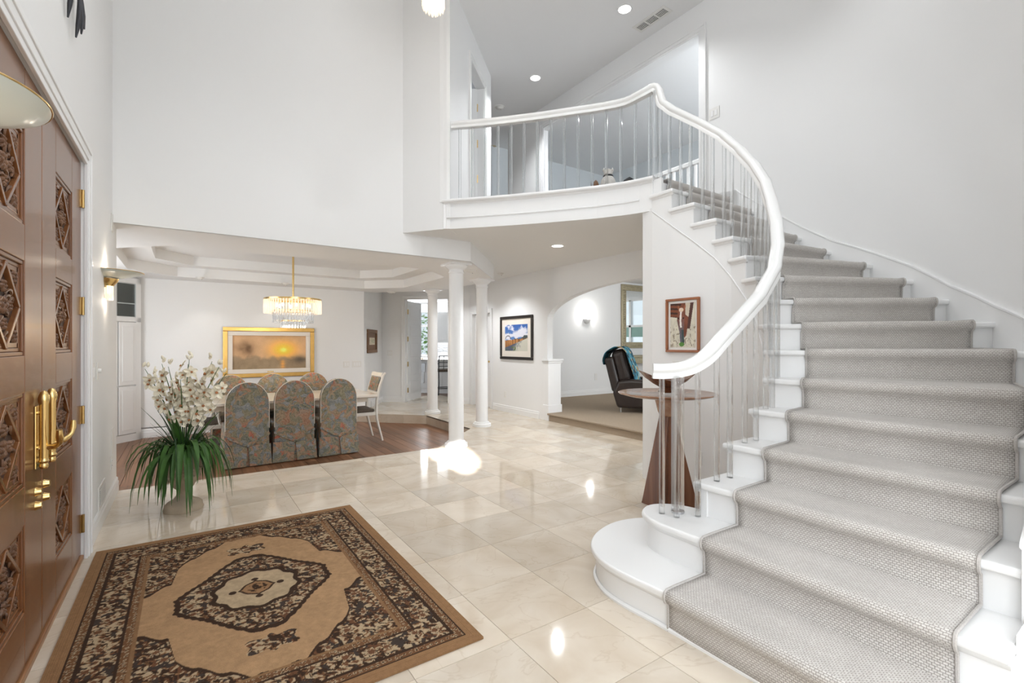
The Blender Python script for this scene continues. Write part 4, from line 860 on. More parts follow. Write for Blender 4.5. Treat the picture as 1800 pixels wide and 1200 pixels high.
# ------------------------------------------------------------------ framed pictures
def framed(name, label, cat, org, xd, w, h, fw, fmat, mw, mmat, colfun, nx, ny, cmat='print_surface', fd=0.03, liner=None):
    """org = lower-left corner on the wall, xd = direction to the viewer's right"""
    xd = Vector((*xd, 0)).normalized(); nrm = Vector((0, 0, 1)).cross(xd) * -1      # towards the viewer
    M4 = Matrix(((xd.x, 0, nrm.x, org[0]), (xd.y, 0, nrm.y, org[1]), (0, 1, 0, org[2]), (0, 0, 0, 1)))
    e = thing(name, org, label, cat); q = MB()
    for bx in (((0, 0, 0.002), (w, fw, fd)), ((0, h - fw, 0.002), (w, h, fd)), ((0, fw, 0.002), (fw, h - fw, fd)), ((w - fw, fw, 0.002), (w, h - fw, fd))): q.box(*bx, M4)
    q.build('frame', fmat, e, bevel=min(0.008, fw * 0.25))
    if liner:
        q = MB(); i = fw; lw = liner[0]
        for bx in (((i, i, 0.002), (w - i, i + lw, fd * 0.75)), ((i, h - i - lw, 0.002), (w - i, h - i, fd * 0.75)), ((i, i + lw, 0.002), (i + lw, h - i - lw, fd * 0.75)), ((w - i - lw, i + lw, 0.002), (w - i, h - i - lw, fd * 0.75))): q.box(*bx, M4)
        q.build('liner', liner[1], e, bevel=0.005)
    MB().box((fw * 0.6, fw * 0.6, 0.002), (w - fw * .6, h - fw * .6, 0.010), M4).build('mat_board', mmat, e)
    cw, ch = w - 2 * fw - 2 * mw, h - 2 * fw - 2 * mw
    color_grid('picture', cw, ch, nx, ny, lambda x, y: colfun(x / cw, y / ch), cmat, e, M4 @ Matrix.Translation((fw + mw, fw + mw, 0.0115)))
    return e, M4
def sunset(x, y):
    a = nfield(31, x * 2.2, y, 3, 5); b_ = nfield(41, x * 2.2, y, 6, 4)
    c = mixc(np.tile(C3(196, 160, 124), (x.size, 1)), np.tile(C3(168, 134, 100), (x.size, 1)), a * 1.2)
    s_ = np.exp(-(((x - 0.68) / 0.18) ** 2 + ((y - 0.58) / 0.24) ** 2)); c = mixc(c, np.tile(C3(242, 176, 62), (x.size, 1)), s_ * 1.2)
    c = mixc(c, np.tile(C3(255, 222, 110), (x.size, 1)), np.exp(-(((x - 0.68) / 0.04) ** 2 + ((y - 0.57) / 0.06) ** 2)) * 1.1); c = c * 1.0
    low = np.clip((0.42 - y + 0.25 * (b_ - 0.5)) / 0.12, 0, 1); c = mixc(c, np.tile(C3(128, 112, 90), (x.size, 1)) * (0.7 + 0.7 * b_)[:, None], low * 0.9)
    tree = np.exp(-(((x - 0.17) / 0.13) ** 2 + ((y - 0.62) / 0.22) ** 2)) * (0.5 + b_); c = mixc(c, np.tile(C3(102, 78, 56), (x.size, 1)), tree * 0.95)
    c = mixc(c, np.tile(C3(80, 72, 62), (x.size, 1)), np.exp(-(((x - 0.92) / 0.12) ** 2 + ((y - 0.27) / 0.12) ** 2)) * 0.9)
    c = mixc(c, np.tile(C3(214, 150, 66), (x.size, 1)), np.exp(-(((x - 0.67) / 0.03) ** 2)) * np.clip((0.3 - y) / 0.1, 0, 1) * (0.4 + 0.6 * (np.sin(y * 120) > 0)) * 0.9); return np.clip(c * 1.45, 0, 0.95)
def fence(x, y):
    hz = 0.42 + 0.06 * x; n1 = nfield(51, x, y, 6, 4); c = mixc(np.tile(C3(58, 98, 168), (x.size, 1)), np.tile(C3(120, 160, 210), (x.size, 1)), 1 - y)
    cl = np.clip((n1 + 0.5 * np.exp(-(((x - 0.72) / 0.22) ** 2 + ((y - 0.75) / 0.2) ** 2)) + 0.4 * np.exp(-(((y - 0.58) / 0.09) ** 2)) - 0.62) / 0.15, 0, 1); c = mixc(c, np.tile(C3(225, 226, 236), (x.size, 1)), cl)
    top = 0.40 + 0.08 * x + 0.012 * np.sin(x * 60); bot = 0.12 + 0.36 * x; fn = (y < top) & (y > bot); wood_ = C3(176, 124, 78) * (0.55 + 0.6 * (np.sin(x * 90 / (0.4 + x)) > -0.3))[:, None] * (0.7 + 0.6 * n1)[:, None]
    c = np.where(fn[:, None], wood_, c); grass = y <= np.minimum(bot, top); n2 = nfield(61, x, y, 16, 3)
    c = np.where(grass[:, None], mixc(np.tile(C3(86, 92, 110), (x.size, 1)), np.tile(C3(206, 204, 190), (x.size, 1)), (x - y * 0.6 - 0.28 + 0.4 * (n2 - .5)) * 3.2 + 0.1), c)
    c = np.where((grass & (n2 > 0.62) & (x < 0.5))[:, None], C3(92, 110, 70), c)
    c = np.where((np.abs(np.hypot((x - 0.14) / 0.11, (y - 0.47) / 0.11) - 1) < 0.12)[:, None] & (y > 0.45)[:, None], C3(70, 54, 44), c)
    c = np.where(((y > top) & (y < top + 0.05 * n1 + 0.1 * np.exp(-((x - 0.9) / 0.12) ** 2)) & (x > 0.4))[:, None], C3(74, 84, 86), c); return c
def horse(x, y):
    n1 = nfield(71, x, y, 9, 4); n2 = nfield(77, x, y, 20, 3); K = np.ones((x.size, 1)); c = C3(214, 208, 190) * (0.78 + 0.4 * n1)[:, None]
    c = np.where(((n2 > 0.66) & (y < 0.5))[:, None], C3(150, 138, 118), c)
    bk = (y > 0.70 - 0.1 * x) & (x < 0.62); c = np.where(bk[:, None], np.where((np.sin(y * 62 + x * 4) > -0.2)[:, None], C3(128, 76, 54), C3(70, 50, 42)), c)
    nk = (x > 0.44) & (x < 0.70 + 0.25 * (y - 0.5)) & (y > 0.22 + 0.9 * np.abs(x - 0.58)); c = np.where(nk[:, None], C3(126, 76, 58) * (0.62 + 0.7 * n1)[:, None], c)
    pt = (x > 0.60) & (y > 0.62 + 0.5 * (0.85 - x)) & (x < 0.84); c = np.where(pt[:, None], C3(216, 204, 184) * (0.8 + 0.3 * n1)[:, None], c)
    c = np.where(((x > 0.80 - 0.22 * (1 - y)) & (x < 0.93 - 0.25 * (1 - y)) & (y > 0.42))[:, None], C3(88, 60, 54), c)
    cx = np.interp(y, [0.08, 0.6, 0.9], [0.49, 0.42, 0.45]); hw = np.interp(y, [0.06, 0.14, 0.35, 0.62, 0.86], [0.05, 0.085, 0.085, 0.15, 0.13]); f_ = (np.abs(x - cx) < hw) & (y > 0.07) & (y < 0.87)
    face = mixc(C3(134, 84, 66) * K, C3(104, 104, 112) * K, np.clip((0.72 - y) * 2.2, 0, 1)) * (0.7 + 0.55 * n1)[:, None]; c = np.where(f_[:, None], face, c)
    c = np.where((f_ & (np.abs(x - cx + 0.01) < 0.036) & (y > 0.45) & (y < 0.84))[:, None], C3(238, 230, 222), c); c = np.where((f_ & (y < 0.4) & (x > cx))[:, None], C3(70, 84, 84) * (0.7 + 0.6 * n1)[:, None], c)
    for ex in (-0.1, 0.1): c = np.where((np.hypot((x - cx - ex) / 0.03, (y - 0.66) / 0.022) < 1)[:, None], C3(46, 34, 32), c)
    for ex, ey, sl in ((-0.10, 0.88, -0.4), (0.12, 0.89, 0.5)): c = np.where((np.hypot((x - 0.45 - ex - sl * (y - ey)) / 0.04, (y - ey) / 0.07) < 1)[:, None], C3(158, 98, 70), c)
    c = np.where((np.hypot((x - 0.44) / 0.09, (y - 0.85) / 0.05) < 1)[:, None], C3(228, 206, 184), c); c = np.where((np.hypot((x - 0.46) / 0.11, (y - 0.07) / 0.05) < 0.7 + 0.6 * n2)[:, None], C3(96, 142, 70), c); return c
def sketch(x, y):
    n1 = nfield(81, x, y, 10, 3); c = np.tile(C3(222, 212, 190), (x.size, 1)); c = mixc(c, np.tile(C3(150, 160, 110), (x.size, 1)), np.clip((n1 - 0.5) * 5, 0, 1) * (np.hypot(x - .5, y - .5) < .45)); return c
e, M4 = framed('landscape_painting', 'misty golden sunset painting in wide gilt frame on dining wall', 'painting', (0.51, 9.55, 0.74), (1, 0), 1.47, 0.88, 0.07, 'gold_frame', 0.075, 'paper_white', sunset, 150, 70, 'canvas_oil', 0.05, (0.075, 'matboard'))
MB().box((0.68, 0.085, 0.038), (0.78, 0.105, 0.042), M4).build('name_plate', 'brass', e)
framed('fence_photograph', 'black framed photograph of a fence under blue sky', 'picture', (XA, 8.0, 1.03), (0, -1), 1.08, 0.83, 0.055, 'black_frame', 0.11, 'matboard', fence, 80, 60)
framed('horse_picture', 'wood framed picture of a brown and white horse', 'picture', (3.703, 2.878, 1.255), (0, -1), 0.352, 0.487, 0.022, 'cherry_frame', 0.022, 'paper_white', horse, 80, 110)
sxd = Vector((0.79, 1.23)).normalized(); o2 = V2((2.92, 9.55)) + sxd * 0.20
framed('botanical_print', 'small brown framed botanical print beside the dining room', 'picture', (o2.x, o2.y, 1.14), tuple(sxd), 0.76, 0.49, 0.07, 'brown_frame', 0.10, 'brown_frame', sketch, 20, 20)

# ------------------------------------------------------------------ stone urn and orchids
UX, UY = -0.02, 4.68
q = MB().lathe([(0.0, 0.0), (0.135, 0.0), (0.138, 0.012), (0.132, 0.03), (0.13, 0.05), (0.112, 0.066), (0.07, 0.088), (0.05, 0.12), (0.044, 0.155), (0.054, 0.172), (0.066, 0.18), (0.09, 0.225), (0.116, 0.285), (0.126, 0.35), (0.124, 0.40), (0.136, 0.42), (0.138, 0.435), (0.125, 0.44), (0.115, 0.40), (0.0, 0.39)], (UX, UY, 0), 36)
ue = thing('pedestal_urn', (UX, UY, 0), 'pale stone pedestal urn standing on the marble near the door', 'urn'); q.build('bowl_and_foot', 'stone', ue, smooth=True)
for i in range(12):
    a = i * PI / 6
    for z, r in ((0.27, 0.110), (0.33, 0.123)):
        MB().lathe([(0.0, 0.012), (0.012, 0.007), (0.018, 0)], (0, 0, 0), 6, Matrix.Translation((UX + r * math.cos(a + z * 8), UY + r * math.sin(a + z * 8), z)) @ Matrix.Rotation(a + z * 8, 4, 'Z') @ Matrix.Rotation(PI / 2, 4, 'Y')).build('relief_rosette', 'stone', ue)
oe = thing('orchid_arrangement', (UX, UY, 0.42), 'tall cream orchid arrangement with arching green leaves', 'plant')
def ribbon(path, ws, mat_, name):
    P = [Vector(p) for p in path]; q = MB(); m = len(P); vs = []
    for i in range(m):
        t_ = (P[min(i + 1, m - 1)] - P[max(i - 1, 0)]).normalized(); s_ = t_.cross(Vector((0, 0, 1)))
        s_ = s_.normalized() if s_.length > 0.05 else Vector((1, 0, 0)); up_ = s_.cross(t_)
        vs += [P[i] - s_ * ws[i], P[i] - up_ * ws[i] * 0.35, P[i] + s_ * ws[i]]
    fs = []
    for i in range(m - 1): a = i * 3; fs += [(a, a + 1, a + 4, a + 3), (a + 1, a + 2, a + 5, a + 4)]
    q.add(vs, fs); return q.build(name, mat_, oe, smooth=True, fix=False)
R_ = random.Random(4)
for i in range(84):                                    # drooping strap leaves
    a = i * 2.399 + R_.uniform(-.2, .2); rise = R_.uniform(0.05, 0.16); reach = R_.uniform(0.14, 0.36); drop = R_.uniform(0.22, 0.56); pts = []
    for t_ in np.linspace(0, 1, 8): pts.append((UX + math.cos(a) * (0.03 + reach * (1 - (1 - t_) ** 1.7)), UY + math.sin(a) * (0.03 + reach * (1 - (1 - t_) ** 1.7)), 0.44 + rise * math.sin(min(1, t_ * 1.6) * PI * 0.55) * 1.4 - drop * t_ ** 2.2))
    w = R_.uniform(0.010, 0.021); ribbon(pts, [w * f for f in (0.6, 0.9, 1, 1, 0.95, 0.8, 0.5, 0.05)], 'leaf', 'leaf')
for i in range(40):                                    # upright blades
    a = R_.uniform(0, 2 * PI); lean = R_.uniform(0.05, 0.30); hgt = R_.uniform(0.22, 0.46); pts = [(UX + math.cos(a) * (0.04 + lean * t_ ** 1.5), UY + math.sin(a) * (0.04 + lean * t_ ** 1.5), 0.42 + hgt * t_) for t_ in np.linspace(0, 1, 5)]
    w = R_.uniform(0.004, 0.008) if i > 5 else 0.021; ribbon(pts, [w, w, w * .9, w * .7, 0.001], 'leaf_dark' if i > 5 else 'leaf', 'blade')
for i in range(30):                                    # thin wiry grasses
    a = R_.uniform(0, 2 * PI); reach = R_.uniform(0.2, 0.40); pts = [(UX + math.cos(a + .4 * t_) * reach * t_, UY + math.sin(a + .4 * t_) * reach * t_, 0.46 + 0.18 * math.sin(t_ * 2.2) - 0.34 * t_ ** 3 * R_.uniform(.3, 1)) for t_ in np.linspace(0, 1, 8)]
    ribbon(pts, [0.002] * 7 + [0.0008], 'leaf_dark', 'grass_blade')
# one flower: five petals and a brown lip, facing local +z
def petal_mb(q, a, ln, wd, tilt):
    m_ = Matrix.Rotation(a, 4, 'Z'); vs = []; 
    for t_, w in ((0.0, 0.25), (0.3, 0.85), (0.6, 1.0), (0.85, 0.7), (1.0, 0.12)):
        z = tilt * t_ * ln - 0.25 * ln * t_ * t_; vs += [m_ @ Vector((t_ * ln, -w * wd, z + 0.004)), m_ @ Vector((t_ * ln, 0, z - 0.003)), m_ @ Vector((t_ * ln, w * wd, z + 0.004))]
    q.add(vs, [(i * 3 + j, i * 3 + j + 1, i * 3 + j + 4, i * 3 + j + 3) for i in range(4) for j in range(2)])
fq = MB()
for k in range(5): petal_mb(fq, k * 2 * PI / 5 + PI / 2, 0.046 if k % 2 else 0.042, 0.0155, 0.25)
lq = MB().lathe([(0.0, 0.002), (0.005, 0.005), (0.006, 0.010), (0.008, 0.014), (0.005, 0.015)], (0, -0.004, 0), 8)
flower = fq.build('flower', 'petal', oe, smooth=True, fix=False); lip = lq.build('lip', 'orchid_lip', flower, smooth=True)
fl_first = True
bud_mesh = None
def put_flower(p, d, s_):
    global fl_first
    o = flower if fl_first else flower.copy()
    if not fl_first:
        COL.objects.link(o); o.parent = oe; l2 = lip.copy(); COL.objects.link(l2); l2.parent = o
    fl_first = False
    o.location = Vector(p) - Vector(oe.location); o.rotation_euler = d.to_track_quat('Z', 'Y').to_euler(); o.scale = (s_, s_, s_)
flower.location = (0, 0, 0)
lip.location = Vector((0, 0, 0))
for o_ in (flower, lip):                                # meshes were built about the world origin
    for v in o_.data.vertices: v.co += Vector(oe.location)
stems = [(-2.7, 0.20, 0.70), (2.9, 0.13, 0.74), (-2.2, 0.10, 0.72), (1.2, 0.05, 0.78), (-0.9, 0.06, 0.74), (0.1, 0.15, 0.76), (-0.45, 0.24, 0.72), (-1.4, 0.16, 0.62), (0.7, 0.25, 0.66)]
rt = Vector((math.cos(YAW), -math.sin(YAW), 0)); fw_ = Vector((math.sin(YAW), math.cos(YAW), 0))
for i, (a, lean, hgt) in enumerate(stems):
    dv = rt * math.cos(a) * 1.5 + fw_ * math.sin(a) * 0.6
    P = [Vector((UX, UY, 0.43)) + dv * (lean * (t_ ** 1.4)) + Vector((0, 0, hgt * t_)) for t_ in np.linspace(0, 1, 9)]
    MB().tube([tuple(p) for p in P], [0.0045] * 6 + [0.0035, 0.003, 0.002], 6).build('stem', 'leaf', oe, smooth=True)
    for k in range(7):
        t_ = 0.44 + 0.078 * k; j = t_ * 8; j0 = int(j); p = P[j0] + (P[min(8, j0 + 1)] - P[j0]) * (j - j0)
        an = R_.uniform(0, 2 * PI); d = (rt * math.cos(an) * 0.9 - fw_ * R_.uniform(0.3, 1.1) + Vector((0, 0, R_.uniform(-0.5, 0.4)))).normalized()
        put_flower(p + d * 0.035 + rt * math.cos(an) * 0.03, d, R_.uniform(1.05, 1.5))
    for k in range(2):
        p = P[8] + rt * R_.uniform(-.03, .03) + Vector((0, 0, R_.uniform(0.0, 0.035)))
        MB().lathe([(0.0, 0), (0.010, 0.012), (0.012, 0.025), (0.006, 0.042), (0.0, 0.048)], (0, 0, 0), 8, Matrix.Translation(p) @ Matrix.Rotation(R_.uniform(-.6, .6), 4, 'Y') @ Matrix.Rotation(R_.uniform(-.4, .4), 4, 'X')).build('bud', 'petal', oe, smooth=True)

# ------------------------------------------------------------------ dining set
def make_slip_chair():
    e = thing('slipcovered_chair', (0, 0, 0)); w = 0.236
    def outline(y, grow=0.0, n=14):
        pts = [(-w - 0.008 - grow, 0.0), (w + 0.008 + grow, 0.0), (w, 0.45)] + [(w * math.cos(a), 0.76 + 0.265 * math.sin(a)) for a in np.linspace(0, PI, n)] + [(-w, 0.45)]
        return [(x, y, z) for x, z in pts]
    A, B_ = outline(0.0), outline(0.085); n = len(A); q = MB(); q.add(A + B_, [tuple(range(n)), tuple(range(2 * n - 1, n - 1, -1))] + [(i, n + i, n + (i + 1) % n, (i + 1) % n) for i in range(n)])
    bk = q.build('back_cover', 'slip_fabric', e, bevel=0.014, seg=3)
    # welting along the arch
    MB().tube([(x, -0.001, z) for x, y, z in A[2:]], 0.0038, 6).build('welt', 'table_cream', bk, smooth=True)
    q = MB().box((-w, 0.07, 0.44), (w, 0.52, 0.50)); q.build('seat_cover', 'slip_fabric', e, bevel=0.02, seg=3)
    q = MB()
    for s_ in (-1, 1): q.add([(s_ * w, 0.07, 0.45), (s_ * (w + 0.02), 0.05, 0.01), (s_ * (w + 0.025), 0.54, 0.01), (s_ * w, 0.52, 0.45), (s_ * (w - .008), 0.07, 0.45), (s_ * (w + .012), 0.05, 0.01), (s_ * (w + .017), 0.54, 0.01), (s_ * (w - .008), 0.52, 0.45)], [(0, 1, 2, 3), (7, 6, 5, 4), (0, 4, 5, 1), (1, 5, 6, 2), (2, 6, 7, 3), (3, 7, 4, 0)])
    q.box((-w, 0.51, 0.01), (w, 0.53, 0.45)); q.build('skirt', 'slip_fabric', e)
    # rear sash in a V to a covered button, with the kick pleat flaps below
    for s_ in (-1, 1):
        q = MB().add([(s_ * (w + .008), -0.004, 0.37), (0.0, -0.018, 0.235), (0.0, -0.018, 0.272), (s_ * (w + .006), -0.004, 0.40), (s_ * (w + .008), 0.004, 0.37), (0.0, 0.004, 0.235), (0.0, 0.004, 0.272), (s_ * (w + .006), 0.004, 0.40)], [(0, 1, 2, 3), (7, 6, 5, 4), (0, 4, 5, 1), (2, 6, 7, 3), (1, 5, 6, 2), (3, 7, 4, 0)])
        q.build('sash', 'slip_fabric', e, bevel=0.003)
        q = MB().add([(s_ * 0.006, -0.012, 0.245), (s_ * (w + .015), -0.006, 0.26), (s_ * (w + .028), -0.028, 0.012), (s_ * 0.022, -0.036, 0.012), (s_ * 0.006, -0.002, 0.245), (s_ * (w + .015), 0.002, 0.26), (s_ * (w + .02), -0.012, 0.012), (s_ * 0.022, -0.02, 0.012)], [(0, 1, 2, 3), (7, 6, 5, 4), (0, 4, 5, 1), (1, 5, 6, 2), (2, 6, 7, 3), (3, 7, 4, 0)])
        q.build('pleat_flap', 'slip_fabric', e)
    MB().lathe([(0.0, 0.012), (0.014, 0.009), (0.018, 0.0)], (0, 0, 0), 12, Matrix.Translation((0, -0.018, 0.253)) @ Matrix.Rotation(PI / 2, 4, 'X')).build('button', 'slip_fabric', e, smooth=True)
    return e
ch0 = make_slip_chair(); G1 = 'slipcovered dining chairs'
front = [(0.612, 6.60, 'slipcovered floral chair with its back to us, nearest the orchids'), (1.145, 6.62, 'slipcovered floral chair with its back to us, middle of the near row'), (1.698, 6.64, 'slipcovered floral chair with its back to us, nearest the columns')]
rear = [(0.54, 8.28, 'slipcovered floral chair across the table, half hidden by the orchids'), (1.11, 8.28, 'slipcovered floral chair across the table, middle of the far row'), (1.69, 8.26, 'slipcovered floral chair across the table, nearest the columns')]
first = True
for x, y, lb in front + rear:
    rz = 0.02 if y < 7 else PI
    if first: o = ch0; o.location = (x, y, ZD); o.rotation_euler = (0, 0, rz); first = False
    else: o = copy_tree(ch0, (x, y, ZD), rz)
    tag(o, lb, 'chair', G1)
te = thing('dining_table', (1.2, 7.45, ZD), 'long cream lacquered dining table under the chandelier', 'table')
q = MB().box((0.10, 6.90, ZD + 0.715), (2.31, 8.0, ZD + 0.755)); q.build('tabletop', 'table_cream', te, bevel=0.008)
q = MB().box((0.22, 7.02, ZD + 0.64), (2.19, 7.88, ZD + 0.715)); q.build('apron', 'table_cream', te, bevel=0.004)
for x in (0.65, 1.75):
    q = MB(); q.box((x - 0.16, 7.2, ZD + 0.06), (x + 0.16, 7.7, ZD + 0.64)); q.box((x - 0.22, 7.12, ZD), (x + 0.22, 7.78, ZD + 0.06)); q.build('pedestal', 'table_cream', te, bevel=0.01)
def make_armchair():
    e = thing('dining_armchair', (0, 0, 0)); 
    # local: faces +y, rear legs at y=0
    for s_ in (-1, 1):
        x = s_ * 0.235
        MB().tube([(x, -0.10, 0.0), (x, -0.06, 0.15), (x, -0.015, 0.32), (x, 0.0, 0.45)], [0.016, 0.018, 0.021, 0.023], 8).build('rear_leg', 'antique_white', e, smooth=True)
        MB().tube([(x, 0.0, 0.43), (x, -0.01, 0.62), (x, -0.05, 0.82), (x, -0.11, 1.0), (x, -0.145, 1.04)], [0.023, 0.022, 0.021, 0.02, 0.016], 8).build('back_post', 'antique_white', e, smooth=True)
        MB().tube([(x, 0.46, 0.45), (x, 0.47, 0.2), (x, 0.475, 0.0)], [0.024, 0.019, 0.014], 8).build('front_leg', 'antique_white', e, smooth=True)
        MB().tube([(x, -0.02, 0.69), (x, 0.15, 0.69), (x, 0.33, 0.68), (x, 0.37, 0.64), (x, 0.36, 0.55), (x, 0.38, 0.45)], [0.018, 0.02, 0.022, 0.02, 0.017, 0.018], 8).build('armrest', 'antique_white', e, smooth=True)
    q = MB().box((-0.25, -0.01, 0.40), (0.25, 0.49, 0.45)); q.build('seat_rail', 'antique_white', e, bevel=0.008)
    q = MB().box((-0.23, 0.02, 0.445), (0.23, 0.48, 0.50)); q.build('seat', 'seat_brown', e, bevel=0.022, seg=3)
    Mb = Matrix.Translation((0, -0.018, 0.72)) @ Matrix.Rotation(math.radians(-16), 4, 'X').inverted()
    q = MB().box((-0.235, -0.012, 0.265), (0.235, 0.02, 0.335), Mb); q.build('crest_rail', 'antique_white', e, bevel=0.01)
    q = MB().box((-0.235, -0.010, -0.005), (0.235, 0.018, 0.03), Mb); q.build('lower_rail', 'antique_white', e, bevel=0.006)
    q = MB().box((-0.20, -0.006, 0.04), (0.20, 0.022, 0.258), Mb); q.build('back_pad', 'slip_fabric', e, bevel=0.01)
    return e
ac = make_armchair(); ac.location = (2.40, 7.47, ZD); ac.rotation_euler = (0, 0, PI / 2); tag(ac, 'white framed armchair at the table end beside the columns', 'chair', 'white framed armchairs')
copy_tree(ac, (-0.02, 7.45, ZD), -PI / 2, 'white framed armchair at the table end behind the orchids')

# dining chandelier
CX, CY = 1.27, 7.48
ce = thing('dining_chandelier', (CX, CY, 1.55), 'tiered crystal rod chandelier on brass stem above dining table', 'chandelier')
MB().tube([(CX, CY, 1.96), (CX, CY, ZB + 0.29)], 0.014, 12).build('stem', 'brass', ce, smooth=True); MB().lathe([(0.07, 0), (0.06, 0.02), (0.02, 0.03)], (CX, CY, ZB + 0.258), 20).build('canopy', 'brass', ce, smooth=True)
for r, z0, z1, nr, first_ in ((0.375, 1.765, 1.955, 64, True), (0.262, 1.63, 1.80, 46, False), (0.155, 1.56, 1.66, 28, False)):
    bd = 0.022 if first_ else 0.008
    MB().lathe([(r - .004, z1 - 0.002), (r + 0.006, z1 - 0.002), (r + 0.006, z1 + bd), (r - .004, z1 + bd), (r - .004, z1 - 0.002)], (CX, CY, 0), 48).build('ring_band', 'brass', ce, smooth=True)
    q = MB()
    for i in range(nr): a = 2 * PI * i / nr; q.lathe([(0.0085, 0), (0.0085, z1 - z0)], (CX + r * math.cos(a), CY + r * math.sin(a), z0), 6)
    o = q.build('crystal_rods', 'crystal_lit' if first_ else 'crystal', ce); o['kind'] = 'stuff'
for i in range(8): a = i * PI / 4; MB().lathe([(0.0, -0.03), (0.016, -0.015), (0.016, 0.015), (0.0, 0.03)], (CX + 0.22 * math.cos(a), CY + 0.22 * math.sin(a), 1.88), 8).build('bulb', 'bulb_warm', ce, smooth=True)
MB().lathe([(0.0, 1.965), (0.37, 1.965), (0.37, 1.97), (0.0, 1.972)], (CX, CY, 0), 40).build('top_plate', 'brass', ce)
light('POINT', 'chandelier_light', (CX, CY, 1.50), 32, (1, 0.82, 0.6), radius=0.12)

# foyer chandelier: only its lowest crystals reach into the frame
FX, FY = 1.79, 3.86
fe = thing('foyer_chandelier', (FX, FY, 4.22), 'glowing crystal chandelier hanging at the top of the foyer', 'chandelier')
for r, z0, z1, nr in ((0.045, 4.215, 4.34, 9), (0.09, 4.25, 4.42, 16), (0.27, 4.55, 4.75, 44), (0.34, 4.72, 4.94, 52)):
    q = MB()
    for i in range(nr):
        a = 2 * PI * i / nr; q.lathe([(0.0, 0), (0.012, 0.03), (0.009, z1 - z0)], (FX + r * math.cos(a), FY + r * math.sin(a), z0), 5)
    o = q.build('crystal_drops', 'crystal_lit', fe); o['kind'] = 'stuff'
    MB().lathe([(r - .005, z1), (r + .008, z1), (r + .008, z1 + .02), (r - .005, z1 + .02), (r - .005, z1)], (FX, FY, 0), 32).build('ring_band', 'brass', fe, smooth=True)
MB().tube([(FX, FY, 4.4), (FX, FY, ZT)], 0.012, 10).build('stem', 'brass', fe, smooth=True)
for i in range(6): a = i * PI / 3; MB().lathe([(0.0, -0.03), (0.02, 0), (0.0, 0.03)], (FX + 0.05 * math.cos(a), FY + 0.05 * math.sin(a), 4.36), 8).build('bulb', 'bulb_white', fe, smooth=True)
light('POINT', 'foyer_chandelier_light', (FX, FY, 4.33), 20, (1, 0.93, 0.85), radius=0.15)

# ------------------------------------------------------------------ wall sconces by the doors
def sconce(y, z, label):
    e = thing('wall_sconce', (XD, y, z), label, 'sconce', 'glass dish sconces by the front doors')
    hp = (-PI / 2, PI / 2)
    MB().lathe([(0.05, -0.045), (0.12, -0.036), (0.19, -0.016), (0.24, 0.0), (0.243, 0.006), (0.19, -0.010), (0.12, -0.030), (0.05, -0.039)], (XD, y, z), 32, None, hp).build('glass_dish', 'frosted', e, smooth=True)
    MB().tube([(XD + 0.243 * math.cos(a), y + 0.243 * math.sin(a), z + 0.005) for a in np.linspace(-PI / 2, PI / 2, 25)], 0.0025, 6).build('gilt_rim', 'brass', e, smooth=True)
    MB().lathe([(0.055, -0.05), (0.085, -0.05), (0.075, -0.075), (0.05, -0.105), (0.046, -0.105)], (XD, y, z), 20, None, hp).build('brass_fan', 'brass', e, smooth=True)
    q = MB()
    for i in range(9): a = -PI / 2 + PI * (i + .5) / 9; q.lathe([(0.008, 0), (0.009, 0.15)], (XD + 0.042 * math.cos(a), y + 0.042 * math.sin(a), z - 0.205 - 0.012 * (i % 2)), 6)
    q.build('crystal_rods', 'crystal_lit', e); MB().lathe([(0.0, -0.045), (0.013, -0.02), (0.013, 0.02), (0.0, 0.045)], (XD + 0.025, y, z - 0.13), 10).build('bulb', 'bulb_warm', e, smooth=True)
    MB().box((XD, y - 0.05, z - 0.12), (XD + 0.012, y + 0.05, z + 0.03)).build('wall_plate', 'brass', e, bevel=0.004)
    light('POINT', 'sconce_light', (XD + 0.07, y, z + 0.05), 1.5, (1, 0.85, 0.68), radius=0.02); light('POINT', 'sconce_light', (XD + 0.06, y, z - 0.23), 1.1, (1, 0.85, 0.68), radius=0.03)
sconce(4.88, 1.89, 'glass dish sconce with glowing crystals beside the dining room opening')
sconce(1.65, 1.92, 'glass dish sconce cut off by the left edge of the frame')
# wrought iron wall ornament above the doors
we = thing('iron_wall_ornament', (XD, 3.42, 2.97), 'dark wrought iron ornament high on the wall above the doors', 'wall ornament')
for (dy, zb, cv) in ((-0.16, 3.10, 0.3), (-0.06, 3.03, -0.25), (0.04, 2.985, 0.2), (0.12, 3.05, 0.35), (0.2, 3.12, -0.3)):
    pts = [(XD + 0.025 + 0.02 * math.sin(t_ * 5 + dy * 9), 3.42 + dy + 0.09 * cv * math.sin(t_ * 3.4), zb + 0.75 * t_) for t_ in np.linspace(0, 1, 12)]
    MB().tube(pts, [0.004, 0.011, 0.012, 0.010] + [0.009] * 8, 8).build('strand', 'iron', we, smooth=True)
MB().tube([(XD + 0.03, 3.2, 3.55), (XD + 0.04, 3.42, 3.6), (XD + 0.03, 3.64, 3.55)], 0.012, 8).build('cross_bar', 'iron', we, smooth=True)
